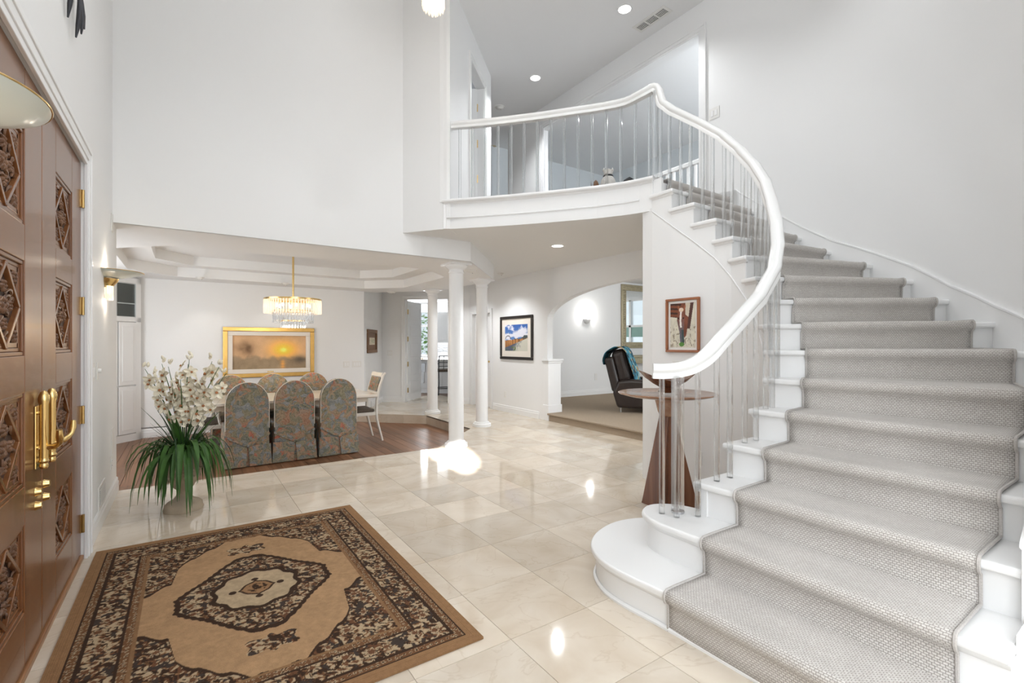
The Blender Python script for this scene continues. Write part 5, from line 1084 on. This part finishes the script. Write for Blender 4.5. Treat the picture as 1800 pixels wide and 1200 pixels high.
# ------------------------------------------------------------------ walnut pedestal table and bowl inside the curve of the stairs
PX_, PY_ = 3.16, 2.46
pe = thing('pedestal_table', (PX_, PY_, 0), 'round walnut pedestal table standing inside the stair curve', 'table')
MB().lathe([(0.0, 0.895), (0.10, 0.895), (0.30, 0.915), (0.375, 0.935), (0.380, 0.942), (0.372, 0.946), (0.28, 0.932), (0.0, 0.925)], (PX_, PY_, 0), 48).build('table_top', 'walnut_top', pe, smooth=True)
MB().lathe([(0.055, 0.76), (0.072, 0.80), (0.085, 0.86), (0.095, 0.895), (0.0, 0.897)], (PX_, PY_, 0), 28).build('turned_collar', 'walnut_top', pe, smooth=True)
for k in range(3):                                    # three tapering fins
    a = -YAW + k * 2 * PI / 3; d = Vector((math.cos(a), math.sin(a))); n_ = Vector((-d.y, d.x)) * 0.022
    if k == 0: pass
    q = MB(); o_ = Vector((PX_, PY_)); prof_ = [(0.0, 0.0), (0.255, 0.0), (0.245, 0.03), (0.06, 0.76), (0.0, 0.78)]
    vs = [(*(o_ + d * r + n_), z) for r, z in prof_] + [(*(o_ + d * r - n_), z) for r, z in prof_]; n5 = 5
    q.add(vs, [tuple(range(5)), tuple(range(9, 4, -1))] + [(i, 5 + i, 5 + (i + 1) % 5, (i + 1) % 5) for i in range(5)]); q.build('fin_leg', 'walnut', pe, bevel=0.003)
MB().lathe([(0.07, 0.0), (0.05, 0.4), (0.045, 0.78)], (PX_, PY_, 0), 20).build('post', 'walnut', pe, smooth=True)
q = MB().lathe([(0.0, 0.945), (0.06, 0.947), (0.07, 0.955), (0.052, 0.975), (0.06, 0.99), (0.11, 1.01), (0.17, 1.045), (0.215, 1.085), (0.205, 1.085), (0.15, 1.05), (0.08, 1.02), (0.0, 1.012)], (PX_, PY_, 0.0), 40)
vs = []
for v in q.v:
    dx, dy = v[0] - PX_, v[1] - PY_; r = math.hypot(dx, dy); a = math.atan2(dy, dx) + YAW; vs.append((v[0], v[1], v[2] + (0.03 * math.cos(2 * a) * (r / 0.2) ** 2 if r > 0.08 else 0)))
q.v = vs; one(q, 'wooden_bowl', 'walnut', 'dark carved wooden bowl with upswept rim on pedestal table', 'bowl', smooth=True)

# ------------------------------------------------------------------ living room beyond the arch
LZ = 0.135
re_ = thing('recliner', (6.25, 5.95, LZ), 'dark brown leather recliner seen through the arch', 'armchair')
RM = rotM((6.20, 5.95, LZ), -YAW - 0.42)
q = MB().box((0.10, 0.05, 0.12), (0.95, 0.80, 0.42), RM); q.build('seat_base', 'leather', re_, bevel=0.06, seg=3)
for y0, nm in ((-0.04, 'arm'), (0.70, 'arm')):
    sd = [(0.06, 0.08), (0.95, 0.08), (1.0, 0.3), (0.98, 0.50), (0.9, 0.56), (0.3, 0.58), (0.08, 0.55), (-0.02, 0.35)]
    q = MB(); vs = [RM @ Vector((x, y, z)) for y in (y0, y0 + 0.2) for x, z in sd]; n8 = len(sd); q.add(vs, [tuple(range(n8)), tuple(range(2 * n8 - 1, n8 - 1, -1))] + [(i, n8 + i, n8 + (i + 1) % n8, (i + 1) % n8) for i in range(n8)]); q.build(nm, 'leather', re_, bevel=0.05, seg=3)
Bk = RM @ Matrix.Translation((0.06, 0.0, 0.36)) @ Matrix.Rotation(math.radians(-14), 4, 'Y')
q = MB().box((-0.10, 0.02, 0.0), (0.06, 0.84, 0.62), Bk); q.build('back_shell', 'leather', re_, bevel=0.05, seg=3)
q = MB().box((0.02, 0.06, 0.10), (0.30, 0.80, 0.72), Bk); q.build('back_cushion', 'leather', re_, bevel=0.11, seg=4)
q = MB()
for x, y in ((0.12, 0.02), (0.85, 0.02), (0.12, 0.78), (0.85, 0.78)): q.tube([RM @ Vector((x, y, 0.0)), RM @ Vector((x, y, 0.11))], 0.015, 8)
q.build('metal_feet', 'steel', re_)
# teal throw over the back
vs = []; nu, nv_ = 14, 22; prof_ = [(0.34, 0.10), (0.335, 0.3), (0.32, 0.55), (0.27, 0.70), (0.17, 0.755), (0.05, 0.745), (-0.06, 0.70), (-0.125, 0.60), (-0.13, 0.50)]
q = MB(); path_ = smooth_poly([(a, c, 0) for a, c in prof_], 3)
for i, pnt in enumerate(path_):
    for j in range(nu + 1):
        y = 0.03 + 0.60 * j / nu; vs.append(Bk @ Vector((pnt[0] + 0.006 * math.sin(j * 1.7 + i), y + 0.01 * math.sin(i * .8), pnt[1] + 0.012 + 0.008 * math.sin(j * 2.3 + i * .6))))
q.add(vs, [(i * (nu + 1) + j, i * (nu + 1) + j + 1, (i + 1) * (nu + 1) + j + 1, (i + 1) * (nu + 1) + j) for i in range(len(path_) - 1) for j in range(nu)])
nt, N, L, p = nodes('throw_teal'); vz = N.new('ShaderNodeTexVoronoi'); vz.inputs['Scale'].default_value = 13; tc_ = N.new('ShaderNodeTexCoord'); L.new(tc_.outputs['Object'], vz.inputs['Vector'])
sp_ = N.new('ShaderNodeSeparateColor'); L.new(vz.outputs['Color'], sp_.inputs['Color']); rp_ = ramp(N, [(0.0, srgb(36, 92, 112)), (0.35, srgb(70, 140, 160)), (0.6, srgb(20, 52, 66)), (0.8, srgb(150, 180, 176)), (0.92, srgb(190, 160, 110))], 'CONSTANT'); L.new(sp_.outputs[0], rp_.inputs['Fac']); L.new(rp_.outputs['Color'], p.inputs['Base Color'])
o = one(q, 'throw_blanket', 'throw_teal', 'patterned teal throw draped over the recliner', 'blanket', smooth=True, fix=False); sm = o.modifiers.new('t', 'SOLIDIFY'); sm.thickness = 0.008
q = MB()
for j in range(15): q.tube([tuple(Vector(vs[j]) + Vector((0, 0, 0))), tuple(Vector(vs[j]) + Vector((0.01, 0.0, -0.05)))], 0.004, 5)
q.build('fringe', 'throw_teal', o)
# mirror and console
me_ = thing('wall_mirror', (8.84, 8.25, 1.22), 'large mirror in ornate champagne frame on living room wall', 'mirror'); fw = 0.15; x0, x1, z0, z1 = 8.84, 10.25, 1.22, 2.80; q = MB()
for bx in (((x0, 8.20, z0), (x1, 8.25, z0 + fw)), ((x0, 8.20, z1 - fw), (x1, 8.25, z1)), ((x0, 8.20, z0 + fw), (x0 + fw, 8.25, z1 - fw)), ((x1 - fw, 8.20, z0 + fw), (x1, 8.25, z1 - fw))): q.box(*bx)
q.build('frame', 'champagne', me_, bevel=0.012)
q = MB()
for i in range(26):
    z = z0 + 0.03 + i * 0.06; q.lathe([(0.0, 0.014), (0.028, 0.008), (0.034, 0)], (0, 0, 0), 8, Matrix.Translation((x0 + 0.075, 8.20, z)) @ Matrix.Rotation(PI / 2, 4, 'X'))
for i in range(22):
    for z in (z0 + 0.075, z1 - 0.075): q.lathe([(0.0, 0.014), (0.028, 0.008), (0.034, 0)], (0, 0, 0), 8, Matrix.Translation((x0 + 0.06 + i * 0.06, 8.20, z)) @ Matrix.Rotation(PI / 2, 4, 'X'))
q.build('beading', 'champagne', me_, smooth=True)
MB().box((x0 + fw - .01, 8.225, z0 + fw - .01), (x1 - fw + .01, 8.24, z1 - fw + .01)).build('glass', 'mirror_glass', me_)
ct = thing('console_table', (9.3, 8.0, LZ), 'carved wooden console table under the living room mirror', 'table')
MB().box((8.72, 7.72, 1.0), (10.4, 8.2, 1.05)).build('top', 'champagne', ct, bevel=0.01); MB().box((8.78, 7.76, 0.86), (10.34, 8.18, 1.0)).build('apron', 'champagne', ct, bevel=0.006)
for x in (8.82, 10.3):
    for y in (7.79, 8.15): MB().lathe([(0.025, 0), (0.03, 0.1), (0.04, 0.6), (0.045, 0.73)], (x, y, LZ), 12).build('leg', 'champagne', ct, smooth=True)
# living window (its reflection shows in the mirror)
w4 = thing('window_4', (12.0, 4.75, 0.85), 'living room window with pale green shade, reflected in the mirror', None, None, 'structure'); q = MB(); ya, yb, za, zb = 2.9, 6.6, 0.85, 2.75
for y in np.linspace(ya, yb, 5): q.box((11.97, y - 0.04, za), (12.08, y + 0.04, zb))
for z in (za, 1.9, zb): q.box((11.97, ya, z - 0.035), (12.08, yb, z + 0.035))
q.build('window_frame', 'trim_paint', w4); MB().box((12.04, ya, za), (12.045, yb, zb)).build('pane', 'pane_glass', w4); MB().box((11.99, ya, 1.55), (12.0, yb, 1.9)).build('roller_shade', 'shade_fabric', w4)
# living sconce
se = thing('half_bowl_sconce', (7.69, 8.25, 1.90), 'bright white half-bowl sconce on living room wall', 'sconce')
MB().lathe([(0.0, -0.09), (0.05, -0.075), (0.09, -0.03), (0.11, 0.02), (0.10, 0.02), (0.05, -0.05), (0.0, -0.07)], (7.69, 8.245, 1.88), 20, None, (PI, 2 * PI)).build('bowl', 'trim_paint', se, smooth=True)
MB().lathe([(0.0, -0.06), (0.035, 0), (0.0, 0.06)], (7.69, 8.19, 1.93), 10).build('bulb', 'sconce_glow', se, smooth=True); light('POINT', 'living_sconce_light', (7.69, 8.10, 2.0), 10, (1, 0.98, 0.95), radius=0.05)

# ------------------------------------------------------------------ kitchen beyond the doorway
K0 = Vector((4.465, 10.005)); E1 = Vector((0.697, -0.717)); E2_ = Vector((0.717, 0.697))
def ka(u, D):
    r = Vector(ray(u)); A = np.array([[r.x, -E1.x], [r.y, -E1.y]]); b_ = np.array(K0 + E2_ * D); s_ = np.linalg.solve(A, b_); return float(s_[1])
KM = Matrix(((E1.x, E2_.x, 0, K0.x), (E1.y, E2_.y, 0, K0.y), (0, 0, 1, 0), (0, 0, 0, 1)))
a0, a1 = ka(736, 4.0), ka(760, 4.0); q = MB()
q.box((-4, 4.0, -.05), (a0, 4.12, 2.7), KM); q.box((a1, 4.0, -.05), (1.7, 4.12, 2.7), KM); q.box((a0, 4.0, -.05), (a1, 4.12, 0.95), KM); q.box((a0, 4.0, 2.36), (a1, 4.12, 2.7), KM)
q.box((-4, 0.3, -.05), (-3.9, 4.1, 2.7), KM); q.box((1.6, 0.3, -.05), (1.7, 4.1, 2.7), KM)
structure(q, 'wall_kitchen', 'wall_paint', 'bright kitchen wall with window beyond the doorway')
structure(MB().box((-4, 0.12, 2.62), (1.7, 4.1, 2.7), KM), 'ceiling_kitchen', 'ceiling_paint', 'white kitchen ceiling')
w5 = thing('window_5', tuple(KM @ Vector(((a0 + a1) / 2, 4.0, 0.95))), 'tall kitchen window showing green leaves outside', None, None, 'structure'); q = MB()
for bx in (((a0, 3.97, 0.95), (a0 + .05, 4.1, 2.36)), ((a1 - .05, 3.97, 0.95), (a1, 4.1, 2.36)), ((a0, 3.97, 0.95), (a1, 4.1, 1.0)), ((a0, 3.97, 2.31), (a1, 4.1, 2.36)), ((a0, 3.98, 1.86), (a1, 4.08, 1.92))): q.box(*bx, KM)
q.build('window_frame', 'trim_paint', w5); MB().box((a0, 4.04, 1.0), (a1, 4.045, 2.31), KM).build('pane', 'pane_glass', w5)
sh = thing('garden_shrub', tuple(KM @ Vector((a0 + .3, 6.0, 0.0))), 'leafy green shrub outside the kitchen window', 'shrub'); q = MB(); R2 = random.Random(9)
for i in range(2600):
    c = KM @ Vector((a0 + 0.4 + R2.gauss(0, 0.75), 6.2 + R2.gauss(0, 0.4), 1.3 + R2.gauss(0, 0.75))); s_ = R2.uniform(0.05, 0.10); r = Matrix.Rotation(R2.uniform(0, 6.28), 3, 'Z') @ Matrix.Rotation(R2.uniform(0, 6.28), 3, 'X')
    q.add([c + r @ Vector((-s_, 0, 0)), c + r @ Vector((0, -s_ * .5, 0)), c + r @ Vector((s_, 0, 0)), c + r @ Vector((0, s_ * .5, 0))], [(0, 1, 2, 3)])
o = q.build('leaves', 'foliage_out', sh, fix=False); o['kind'] = 'stuff'
MB().tube([tuple(KM @ Vector((a0 + .4, 6.2, 0))), tuple(KM @ Vector((a0 + .5, 6.2, 1.0))), tuple(KM @ Vector((a0 + .3, 6.2, 1.8)))], 0.05, 8).build('trunk', 'brown_frame', sh)
b0, b1 = ka(762, 3.7), 1.55
MB_ = MB().box((b0, 3.985, 0.90), (b1, 4.0, 1.36), KM); one(MB_, 'backsplash', 'marble_white', 'white veined marble backsplash in the kitchen', 'backsplash')
uc = thing('wall_cabinet', tuple(KM @ Vector((b0, 3.65, 1.36))), 'white upper kitchen cabinet above the marble backsplash', 'cabinet')
MB().box((b0, 3.67, 1.36), (b1, 4.0, 2.30), KM).build('body', 'trim_paint', uc, bevel=0.004)
for i in range(3):
    x0_ = b0 + (b1 - b0) * i / 3 + 0.01; x1_ = b0 + (b1 - b0) * (i + 1) / 3 - 0.01
    dr = MB().box((x0_, 3.65, 1.38), (x1_, 3.67, 2.28), KM).build('door', 'trim_paint', uc, bevel=0.003); MB().box((x0_ + .06, 3.642, 1.44), (x1_ - .06, 3.65, 2.22), KM).build('panel', 'trim_paint', dr, bevel=0.003)
    MB().lathe([(0.012, 0), (0.015, 0.02)], tuple(KM @ Vector((x1_ - 0.04, 3.63, 1.44))), 8).build('knob', 'steel', dr)
bc = thing('base_cabinet', tuple(KM @ Vector((-2, 3.4, 0))), 'white lower kitchen cabinets under the window', 'cabinet'); MB().box((-3, 3.42, -0.03), (1.58, 3.995, 0.86), KM).build('body', 'trim_paint', bc)
for i in range(7): MB().box((-3 + .65 * i + .02, 3.40, 0.1), (-3 + .65 * i + .63, 3.42, 0.83), KM).build('door', 'trim_paint', bc, bevel=0.004)
one(MB().box((-3, 3.37, 0.86), (1.58, 3.98, 0.90), KM), 'kitchen_counter', 'granite', 'grey stone counter along the kitchen window wall', 'counter', bevel=0.004)
i0, i1 = ka(738, 2.3), ka(800, 2.3); ie = thing('kitchen_island', tuple(KM @ Vector((i0, 2.3, 0))), 'white kitchen island with grey stone top', 'kitchen island')
MB().box((i0, 2.3, -0.03), (i1, 3.0, 0.86), KM).build('body', 'trim_paint', ie, bevel=0.004); MB().box((i0 - .08, 2.12, 0.86), (i1 + .08, 3.05, 0.905), KM).build('stone_top', 'granite', ie, bevel=0.006)
for i in range(3): x = i0 + (i1 - i0) * i / 3; MB().box((x + .03, 2.285, 0.1), (x + (i1 - i0) / 3 - .03, 2.3, 0.8), KM).build('panel', 'trim_paint', ie, bevel=0.004)
ah = ka(744.5, 2.27); one(MB().box((ah - .05, 2.25, 0.55), (ah + .05, 2.28, 0.80), KM).box((ah - .02, 2.255, 0.25), (ah + .02, 2.275, 0.56), KM), 'hanging_brush', 'steel', 'grey long-handled brush hanging on the kitchen island', 'brush', bevel=0.008)
be = thing('bar_stool', tuple(KM @ Vector((ka(781, 1.85), 1.85, -0.03))), 'dark iron bar stool with lattice back at the island', 'stool'); xs = ka(781, 1.85); SM = KM @ Matrix.Translation((xs, 1.85, -0.03)) @ Matrix.Rotation(0.6, 4, 'Z')
for sx in (-1, 1):
    for sy in (-1, 1): MB().tube([SM @ Vector((sx * 0.21, sy * 0.2, 0)), SM @ Vector((sx * 0.19, sy * 0.18, 0.35)), SM @ Vector((sx * 0.2, sy * 0.19, 0.64))], 0.016, 8).build('leg', 'iron', be)
q = MB()
for p0, p1 in (((-.2, -.19), (.2, -.19)), ((-.2, .19), (.2, .19)), ((-.2, -.19), (-.2, .19)), ((.2, -.19), (.2, .19))): q.tube([SM @ Vector((*p0, 0.2)), SM @ Vector((*p1, 0.2))], 0.012, 6)
q.build('footrest', 'iron', be); MB().box((-.22, -.21, 0.63), (.22, .21, 0.70), SM).build('seat', 'seat_brown', be, bevel=0.02)
for sx in (-1, 1): MB().tube([SM @ Vector((sx * .2, -.2, 0.64)), SM @ Vector((sx * .21, -.24, 0.9)), SM @ Vector((sx * .2, -.27, 1.05))], 0.014, 8).build('back_post', 'iron', be); MB().tube([SM @ Vector((sx * .2, -.22, 0.84)), SM @ Vector((sx * .24, 0.05, 0.86)), SM @ Vector((sx * .21, .14, 0.66))], 0.012, 8).build('arm', 'iron', be)
q = MB()
for z in (0.78, 0.88, 0.98, 1.05): q.tube([SM @ Vector((-.2, -.25, z)), SM @ Vector((.2, -.25, z))], 0.010, 6)
for x in (-.08, .08): q.tube([SM @ Vector((x, -.235, .7)), SM @ Vector((x, -.265, 1.05))], 0.008, 6)
q.build('back_lattice', 'iron', be)

# ------------------------------------------------------------------ built-in cabinet in the dining corner
DM = rotM((-0.62, 9.53, ZD), PI / 4 + PI)         # local x runs back along the diagonal wall; -y... faces the room with +y flipped
ce2 = thing('china_cabinet', (-0.62, 9.53, ZD), 'white built-in cabinet with glass upper doors in the dining corner', 'cabinet')
def cb(a, c): return MB().box(a, c, DM)
W2 = 1.3
q = MB().box((0.02, -0.02, 0.0), (W2, 0.03, 2.5), DM); q.box((0.02, 0.03, 0.0), (0.10, 0.06, 2.5), DM); q.box((W2 - .08, 0.03, 0), (W2, 0.06, 2.5), DM); q.box((0.02, 0.03, 0), (W2, 0.06, 0.11), DM); q.box((0.02, 0.03, 1.83), (W2, 0.06, 1.90), DM); q.box((0.02, 0.03, 2.42), (W2, 0.06, 2.5), DM)
q.build('carcass', 'trim_paint', ce2)
for i, (xa, xb) in enumerate(((0.10, 0.37), (0.39, 0.66), (0.68, 0.95), (0.97, 1.22))):
    for z0_, z1_ in ((0.12, 0.84), (0.86, 1.82)):
        d_ = cb((xa, 0.03, z0_), (xb, 0.065, z1_)).build('door', 'trim_paint', ce2, bevel=0.003); cb((xa + .05, 0.065, z0_ + .06), (xb - .05, 0.072, z1_ - .06)).build('panel', 'trim_paint', d_, bevel=0.004)
    cb((xa, 0.03, 1.91), (xb, 0.034, 2.41)).build('dark_interior', 'dark_interior', ce2); cb((xa, 0.034, 2.1), (xb, 0.05, 2.115)).build('shelf', 'trim_paint', ce2); cb((xa, 0.052, 1.91), (xb, 0.056, 2.41)).build('glass', 'pane_glass', ce2)

# ------------------------------------------------------------------ switches, outlets, vents, detectors, lamps in the ceiling
def plate(name, label, cat, M4, w, h, kind, group=None):
    e = thing(name, tuple(M4.translation), label, cat, group); MB().box((-w / 2, -0.006, -h / 2), (w / 2, 0, h / 2), M4).build('cover_plate', 'white_plastic', e, bevel=0.002)
    n = max(1, round(w / 0.06)) if kind == 'switch' else 1
    for i in range(n):
        x = (i - (n - 1) / 2) * 0.046
        if kind == 'switch': MB().box((x - .016, -0.010, -.033), (x + .016, -0.006, .033), M4).build('rocker', 'trim_paint', e, bevel=0.002)
        elif kind == 'outlet':
            for z in (-.02, .02):
                f_ = MB().box((x - .016, -0.0085, z - .014), (x + .016, -0.006, z + .014), M4).build('receptacle', 'trim_paint', e, bevel=0.002)
                for s_ in (-.006, .006): MB().box((x + s_ - .001, -0.0092, z - .004), (x + s_ + .001, -0.0084, z + .006), M4).build('slot', 'shadow_gap', f_)
        elif kind == 'dimmer': MB().lathe([(0.018, 0.0), (0.016, 0.02), (0.0, 0.022)], (0, 0, 0), 14, M4 @ Matrix.Translation((x, -0.006, 0)) @ Matrix.Rotation(PI / 2, 4, 'X')).build('knob', 'white_plastic', e)
    return e
WL = lambda y, z: rotM((XD, y, z), PI / 2)
plate('switch_plate', 'white rocker switch plate beside the front door casing', 'light switch', WL(4.27, 1.14), 0.12, 0.12, 'switch')
plate('dimmer_plate', 'white dimmer with round knob beside the rocker switches', 'light switch', WL(4.47, 1.14), 0.075, 0.12, 'dimmer')
plate('wall_outlet', 'white outlet low on the left wall above the baseboard', 'outlet', WL(5.22, 0.33), 0.075, 0.12, 'outlet')
plate('cover_panel', 'small white cover plate low on the left wall near the corner', 'cover plate', WL(5.32, 0.50), 0.16, 0.22, 'blank')
plate('chime_box', 'small cream box high on the left wall corner', 'chime box', WL(5.28, 2.36), 0.10, 0.15, 'blank')
ve = thing('floor_vent', (XD, 4.66, 0.2), 'white louvred air vent low on the left wall', 'vent'); Mv = WL(4.66, 0.215)
MB().box((-.16, -0.008, -.085), (.16, 0, .085), Mv).build('frame', 'white_plastic', ve, bevel=0.003); MB().box((-.135, -0.0085, -.06), (.135, -0.006, .06), Mv).build('dark_opening', 'shadow_gap', ve)
for i in range(9): MB().box((-.135, -0.013, -.055 + i * .0135), (.135, -0.0085, -.049 + i * .0135), Mv).build('louvre', 'white_plastic', ve)
WB = lambda x, z: rotM((x, 9.55, z), 0)
plate('switch_plate', 'smaller switch plate on the dining wall, nearer the painting', 'light switch', WB(2.58, 0.93), 0.12, 0.12, 'switch'); plate('switch_plate', 'wide switch plate on the dining wall, nearer the hall', 'light switch', WB(2.78, 0.93), 0.18, 0.12, 'switch')
pm = V2(HA) + (V2(DH0) - V2(HA)) * 0.35; plate('switch_plate', 'switch beside the kitchen doorway casing', 'light switch', rotM((pm.x, pm.y, 1.12), ha), 0.12, 0.12, 'switch')
WA = lambda y, z: rotM((XA, y, z), -PI / 2)
plate('wall_outlet', 'white outlet under the fence photograph', 'outlet', WA(7.85, 0.34), 0.075, 0.12, 'outlet')
plate('wall_outlet', 'white outlet low on the living room wall', 'outlet', rotM((8.0, 8.25, 0.55), 0), 0.08, 0.16, 'outlet')
plate('wall_outlet', 'grey-shaded outlet on the under-stair wall behind the balusters', 'outlet', rotM((3.7045, 2.55, 0.335), -PI / 2), 0.075, 0.12, 'outlet')
plate('switch_plate', 'switch plate under the horse picture', 'light switch', rotM((3.705, 2.72, 1.12), -PI / 2), 0.2, 0.12, 'switch')
plate('switch_plate', 'double switch beside the upstairs opening', 'light switch', rotM((XU, 3.30, ZL + 1.08), -PI / 2), 0.13, 0.13, 'switch')
def ceil_pt(u, v, Z): d = FPX * (Z - H0) / (603.84 - v); r = ray(u); return Vector((r[0] * d, r[1] * d, Z))
def can(u, v, Z, label, r=0.075, en=12, col=(0.95, 0.975, 1.0)):
    p = ceil_pt(u, v, Z); e = thing('recessed_light', tuple(p), label, 'ceiling light', 'recessed ceiling lights')
    MB().lathe([(r, 0.0), (r + 0.022, 0.0), (r + 0.02, -0.006), (r, -0.004), (r, 0.0)], tuple(p), 28).build('trim_ring', 'trim_paint', e, smooth=True); MB().lathe([(0.0, -0.001), (r, -0.001), (r, -0.003), (0.0, -0.003)], tuple(p), 28).build('lens', 'can_glow', e)
    light('SPOT', 'can_light', (p.x, p.y, p.z - 0.02), en, col, (0, 0, 0), spot=2.3, radius=0.03)
can(1098, 16, ZT, 'round recessed light nearest the upstairs ceiling vent', 0.075, 90); can(941, 137, ZT, 'round recessed light above the middle of the balcony', 0.075, 170); can(869, 282, ZT, 'distant recessed light low between the balusters', 0.09, 40, (1, 0.85, 0.7)); can(980, 432, ZC, 'round recessed light under the landing before the arch', 0.075, 165)
def can_xy(x, y, Z, label, en, col=(0.95, 0.975, 1.0), r=0.075):
    dx = math.sin(YAW) * x + math.cos(YAW) * y; rr = math.cos(YAW) * x - math.sin(YAW) * y
    can(900 + FPX * rr / dx, 603.84 - FPX * (Z - H0) / dx, Z, label, r, en, col)
can_xy(4.42, 7.45, ZC, 'recessed light above the fence photograph', 70); can_xy(4.45, 8.75, ZC, 'added fill light in the hall ceiling near the closet door', 50)  # the can near the closet is added to fill the hall
can_xy(0.9, 2.6, ZT, 'added unseen fill light in the foyer ceiling above the rug', 75); can_xy(3.7, 1.5, ZT, 'added unseen fill light in the foyer ceiling above the stairs', 45); can_xy(2.2, 2.6, ZT, 'added unseen fill light in the foyer ceiling above the marble', 55)  # unseen cans added to brighten foyer and stairs
pv = ceil_pt(1146, 34, ZT); ve = thing('ceiling_vent', tuple(pv), 'white louvred vent in the upstairs ceiling', 'vent'); Mv = Matrix.Translation(pv)
MB().box((-.09, -.25, -.006), (.09, .25, 0), Mv).build('frame', 'white_plastic', ve, bevel=0.003)
for j in range(3):
    y = -.15 + j * .15; MB().box((-.055, y - .062, -.0075), (.055, y + .062, -.006), Mv).build('dark_opening', 'shadow_gap', ve)
    for i in range(5): MB().box((-.055 + i * .024, y - .062, -.012), (-.047 + i * .024, y + .062, -.007), Mv).build('louvre', 'white_plastic', ve)
def disc(name, u, v, Z, r, label, cat, mt='white_plastic'):
    p = ceil_pt(u, v, Z); e = thing(name, tuple(p), label, cat); MB().lathe([(r, 0), (r, -.012), (r * .75, -.03), (r * .3, -.036), (0, -.036)], tuple(p), 24).build('housing', mt, e, smooth=True); MB().lathe([(r * 1.25, 0), (r * 1.25, -.006), (r, -.008)], tuple(p), 24).build('base_ring', mt, e, smooth=True); MB().lathe([(.006, -.036), (.006, -.04), (0, -.04)], (p.x + r * .4, p.y, p.z), 8).build('indicator', 'shadow_gap', e)
disc('smoke_detector', 878, 188, ZT, 0.07, 'white smoke detector on the upstairs hall ceiling', 'smoke detector'); disc('smoke_detector', 866, 258, ZT, 0.07, 'brownish detector far along the upstairs hall ceiling', 'smoke detector', 'champagne')
disc('smoke_detector', 880, 480, ZC, 0.05, 'small white detector on the hall ceiling beside the soffit', 'smoke detector'); disc('soffit_speaker', 827, 475, ZB, 0.08, 'flat round grille in the soffit between two columns', 'speaker'); disc('soffit_speaker', 688, 512, ZB, 0.08, 'flat round grille in the soffit near the kitchen doorway', 'speaker')
disc('soffit_spotlight', 352, 487, ZB, 0.05, 'small spotlight in the tray soffit nearest the orchids', 'ceiling light'); disc('soffit_spotlight', 502, 497, ZB, 0.05, 'small spotlight in the tray soffit above the painting', 'ceiling light')
for (u_, v_), (tx, ty, tz) in (((352, 487), (0.35, 9.5, 0.9)), ((502, 497), (1.25, 9.5, 1.1))):
    p_ = ceil_pt(u_, v_, ZB); lo = light('SPOT', 'soffit_light', (p_.x, p_.y, p_.z - 0.05), 7, (1, 0.97, 0.93), spot=1.3, radius=0.03); lo.rotation_euler = (Vector((tx, ty, tz)) - lo.location).to_track_quat('-Z', 'Y').to_euler()
# ------------------------------------------------------------------ upstairs odds and ends
lr = thing('loft_railing', (5.9, 4.2, ZL), 'white stair railing in the blue-grey room upstairs', 'railing'); MB().sweep([(5.9, 5.6, ZL + 0.93), (5.9, 3.2, ZL + 0.93)], [(-.03, -.03), (.03, -.03), (.034, .01), (.02, .03), (-.02, .03), (-.034, .01)]).build('handrail', 'rail_paint', lr)
for i in range(20): MB().box((5.885, 3.25 + i * .12, ZL), (5.915, 3.28 + i * .12, ZL + .91)).build('baluster', 'rail_paint', lr)
te_ = thing('stuffed_toy', (3.62, 3.62, ZL), 'small grey plush toy sitting behind the balusters', 'toy'); r = ray(1069); s_ = 5.06; tp = Vector((r[0] * s_, r[1] * s_, ZL)); te_.location = tp
MB().lathe([(0.0, 0), (0.07, 0.01), (0.085, 0.06), (0.07, 0.12), (0.04, 0.16), (0.0, 0.17)], tuple(tp), 16).build('body', 'toy_plush', te_, smooth=True); MB().lathe([(0.0, -.05), (0.035, -.035), (0.048, 0), (0.035, .035), (0.0, .05)], (tp.x, tp.y, tp.z + .19), 14).build('head', 'toy_plush', te_, smooth=True)
for s in (-1, 1): c = Vector((tp.x, tp.y, tp.z + .22)) + rt * s * .045; MB().lathe([(0.0, -.03), (0.016, 0), (0.0, .03)], tuple(c), 8).build('ear', 'toy_plush', te_, smooth=True)
MB().lathe([(0.05, .145), (0.055, .155), (0.05, .165)], tuple(tp), 16).build('scarf', 'iron', te_, smooth=True); c = tp + rt * -.13; MB().lathe([(0.0, 0), (0.03, .02), (0.035, .06), (0.02, .10), (0.0, .12)], tuple(c), 10).build('paw', 'brown_frame', te_, smooth=True)
r = ray(1107); s_ = 4.86; bpnt = Vector((r[0] * s_, r[1] * s_, ZL)); be2 = thing('black_case', tuple(bpnt), 'small black case with yellow mark behind the balusters', 'case'); CM = Matrix.Translation(bpnt) @ Matrix.Rotation(-YAW, 4, 'Z')
q = MB(); prt = [(-.07, 0), (.07, 0), (.065, .045), (0.0, .085), (-.06, .05)]; vs = [CM @ Vector((x, y, z)) for y in (0, .1) for x, z in prt]; q.add(vs, [tuple(range(5)), tuple(range(9, 4, -1))] + [(i, 5 + i, 5 + (i + 1) % 5, (i + 1) % 5) for i in range(5)]); q.build('shell', 'iron', be2, bevel=0.006)
MB().box((-.015, -.003, .02), (.035, 0, .045), CM).build('yellow_mark', 'brass', be2)
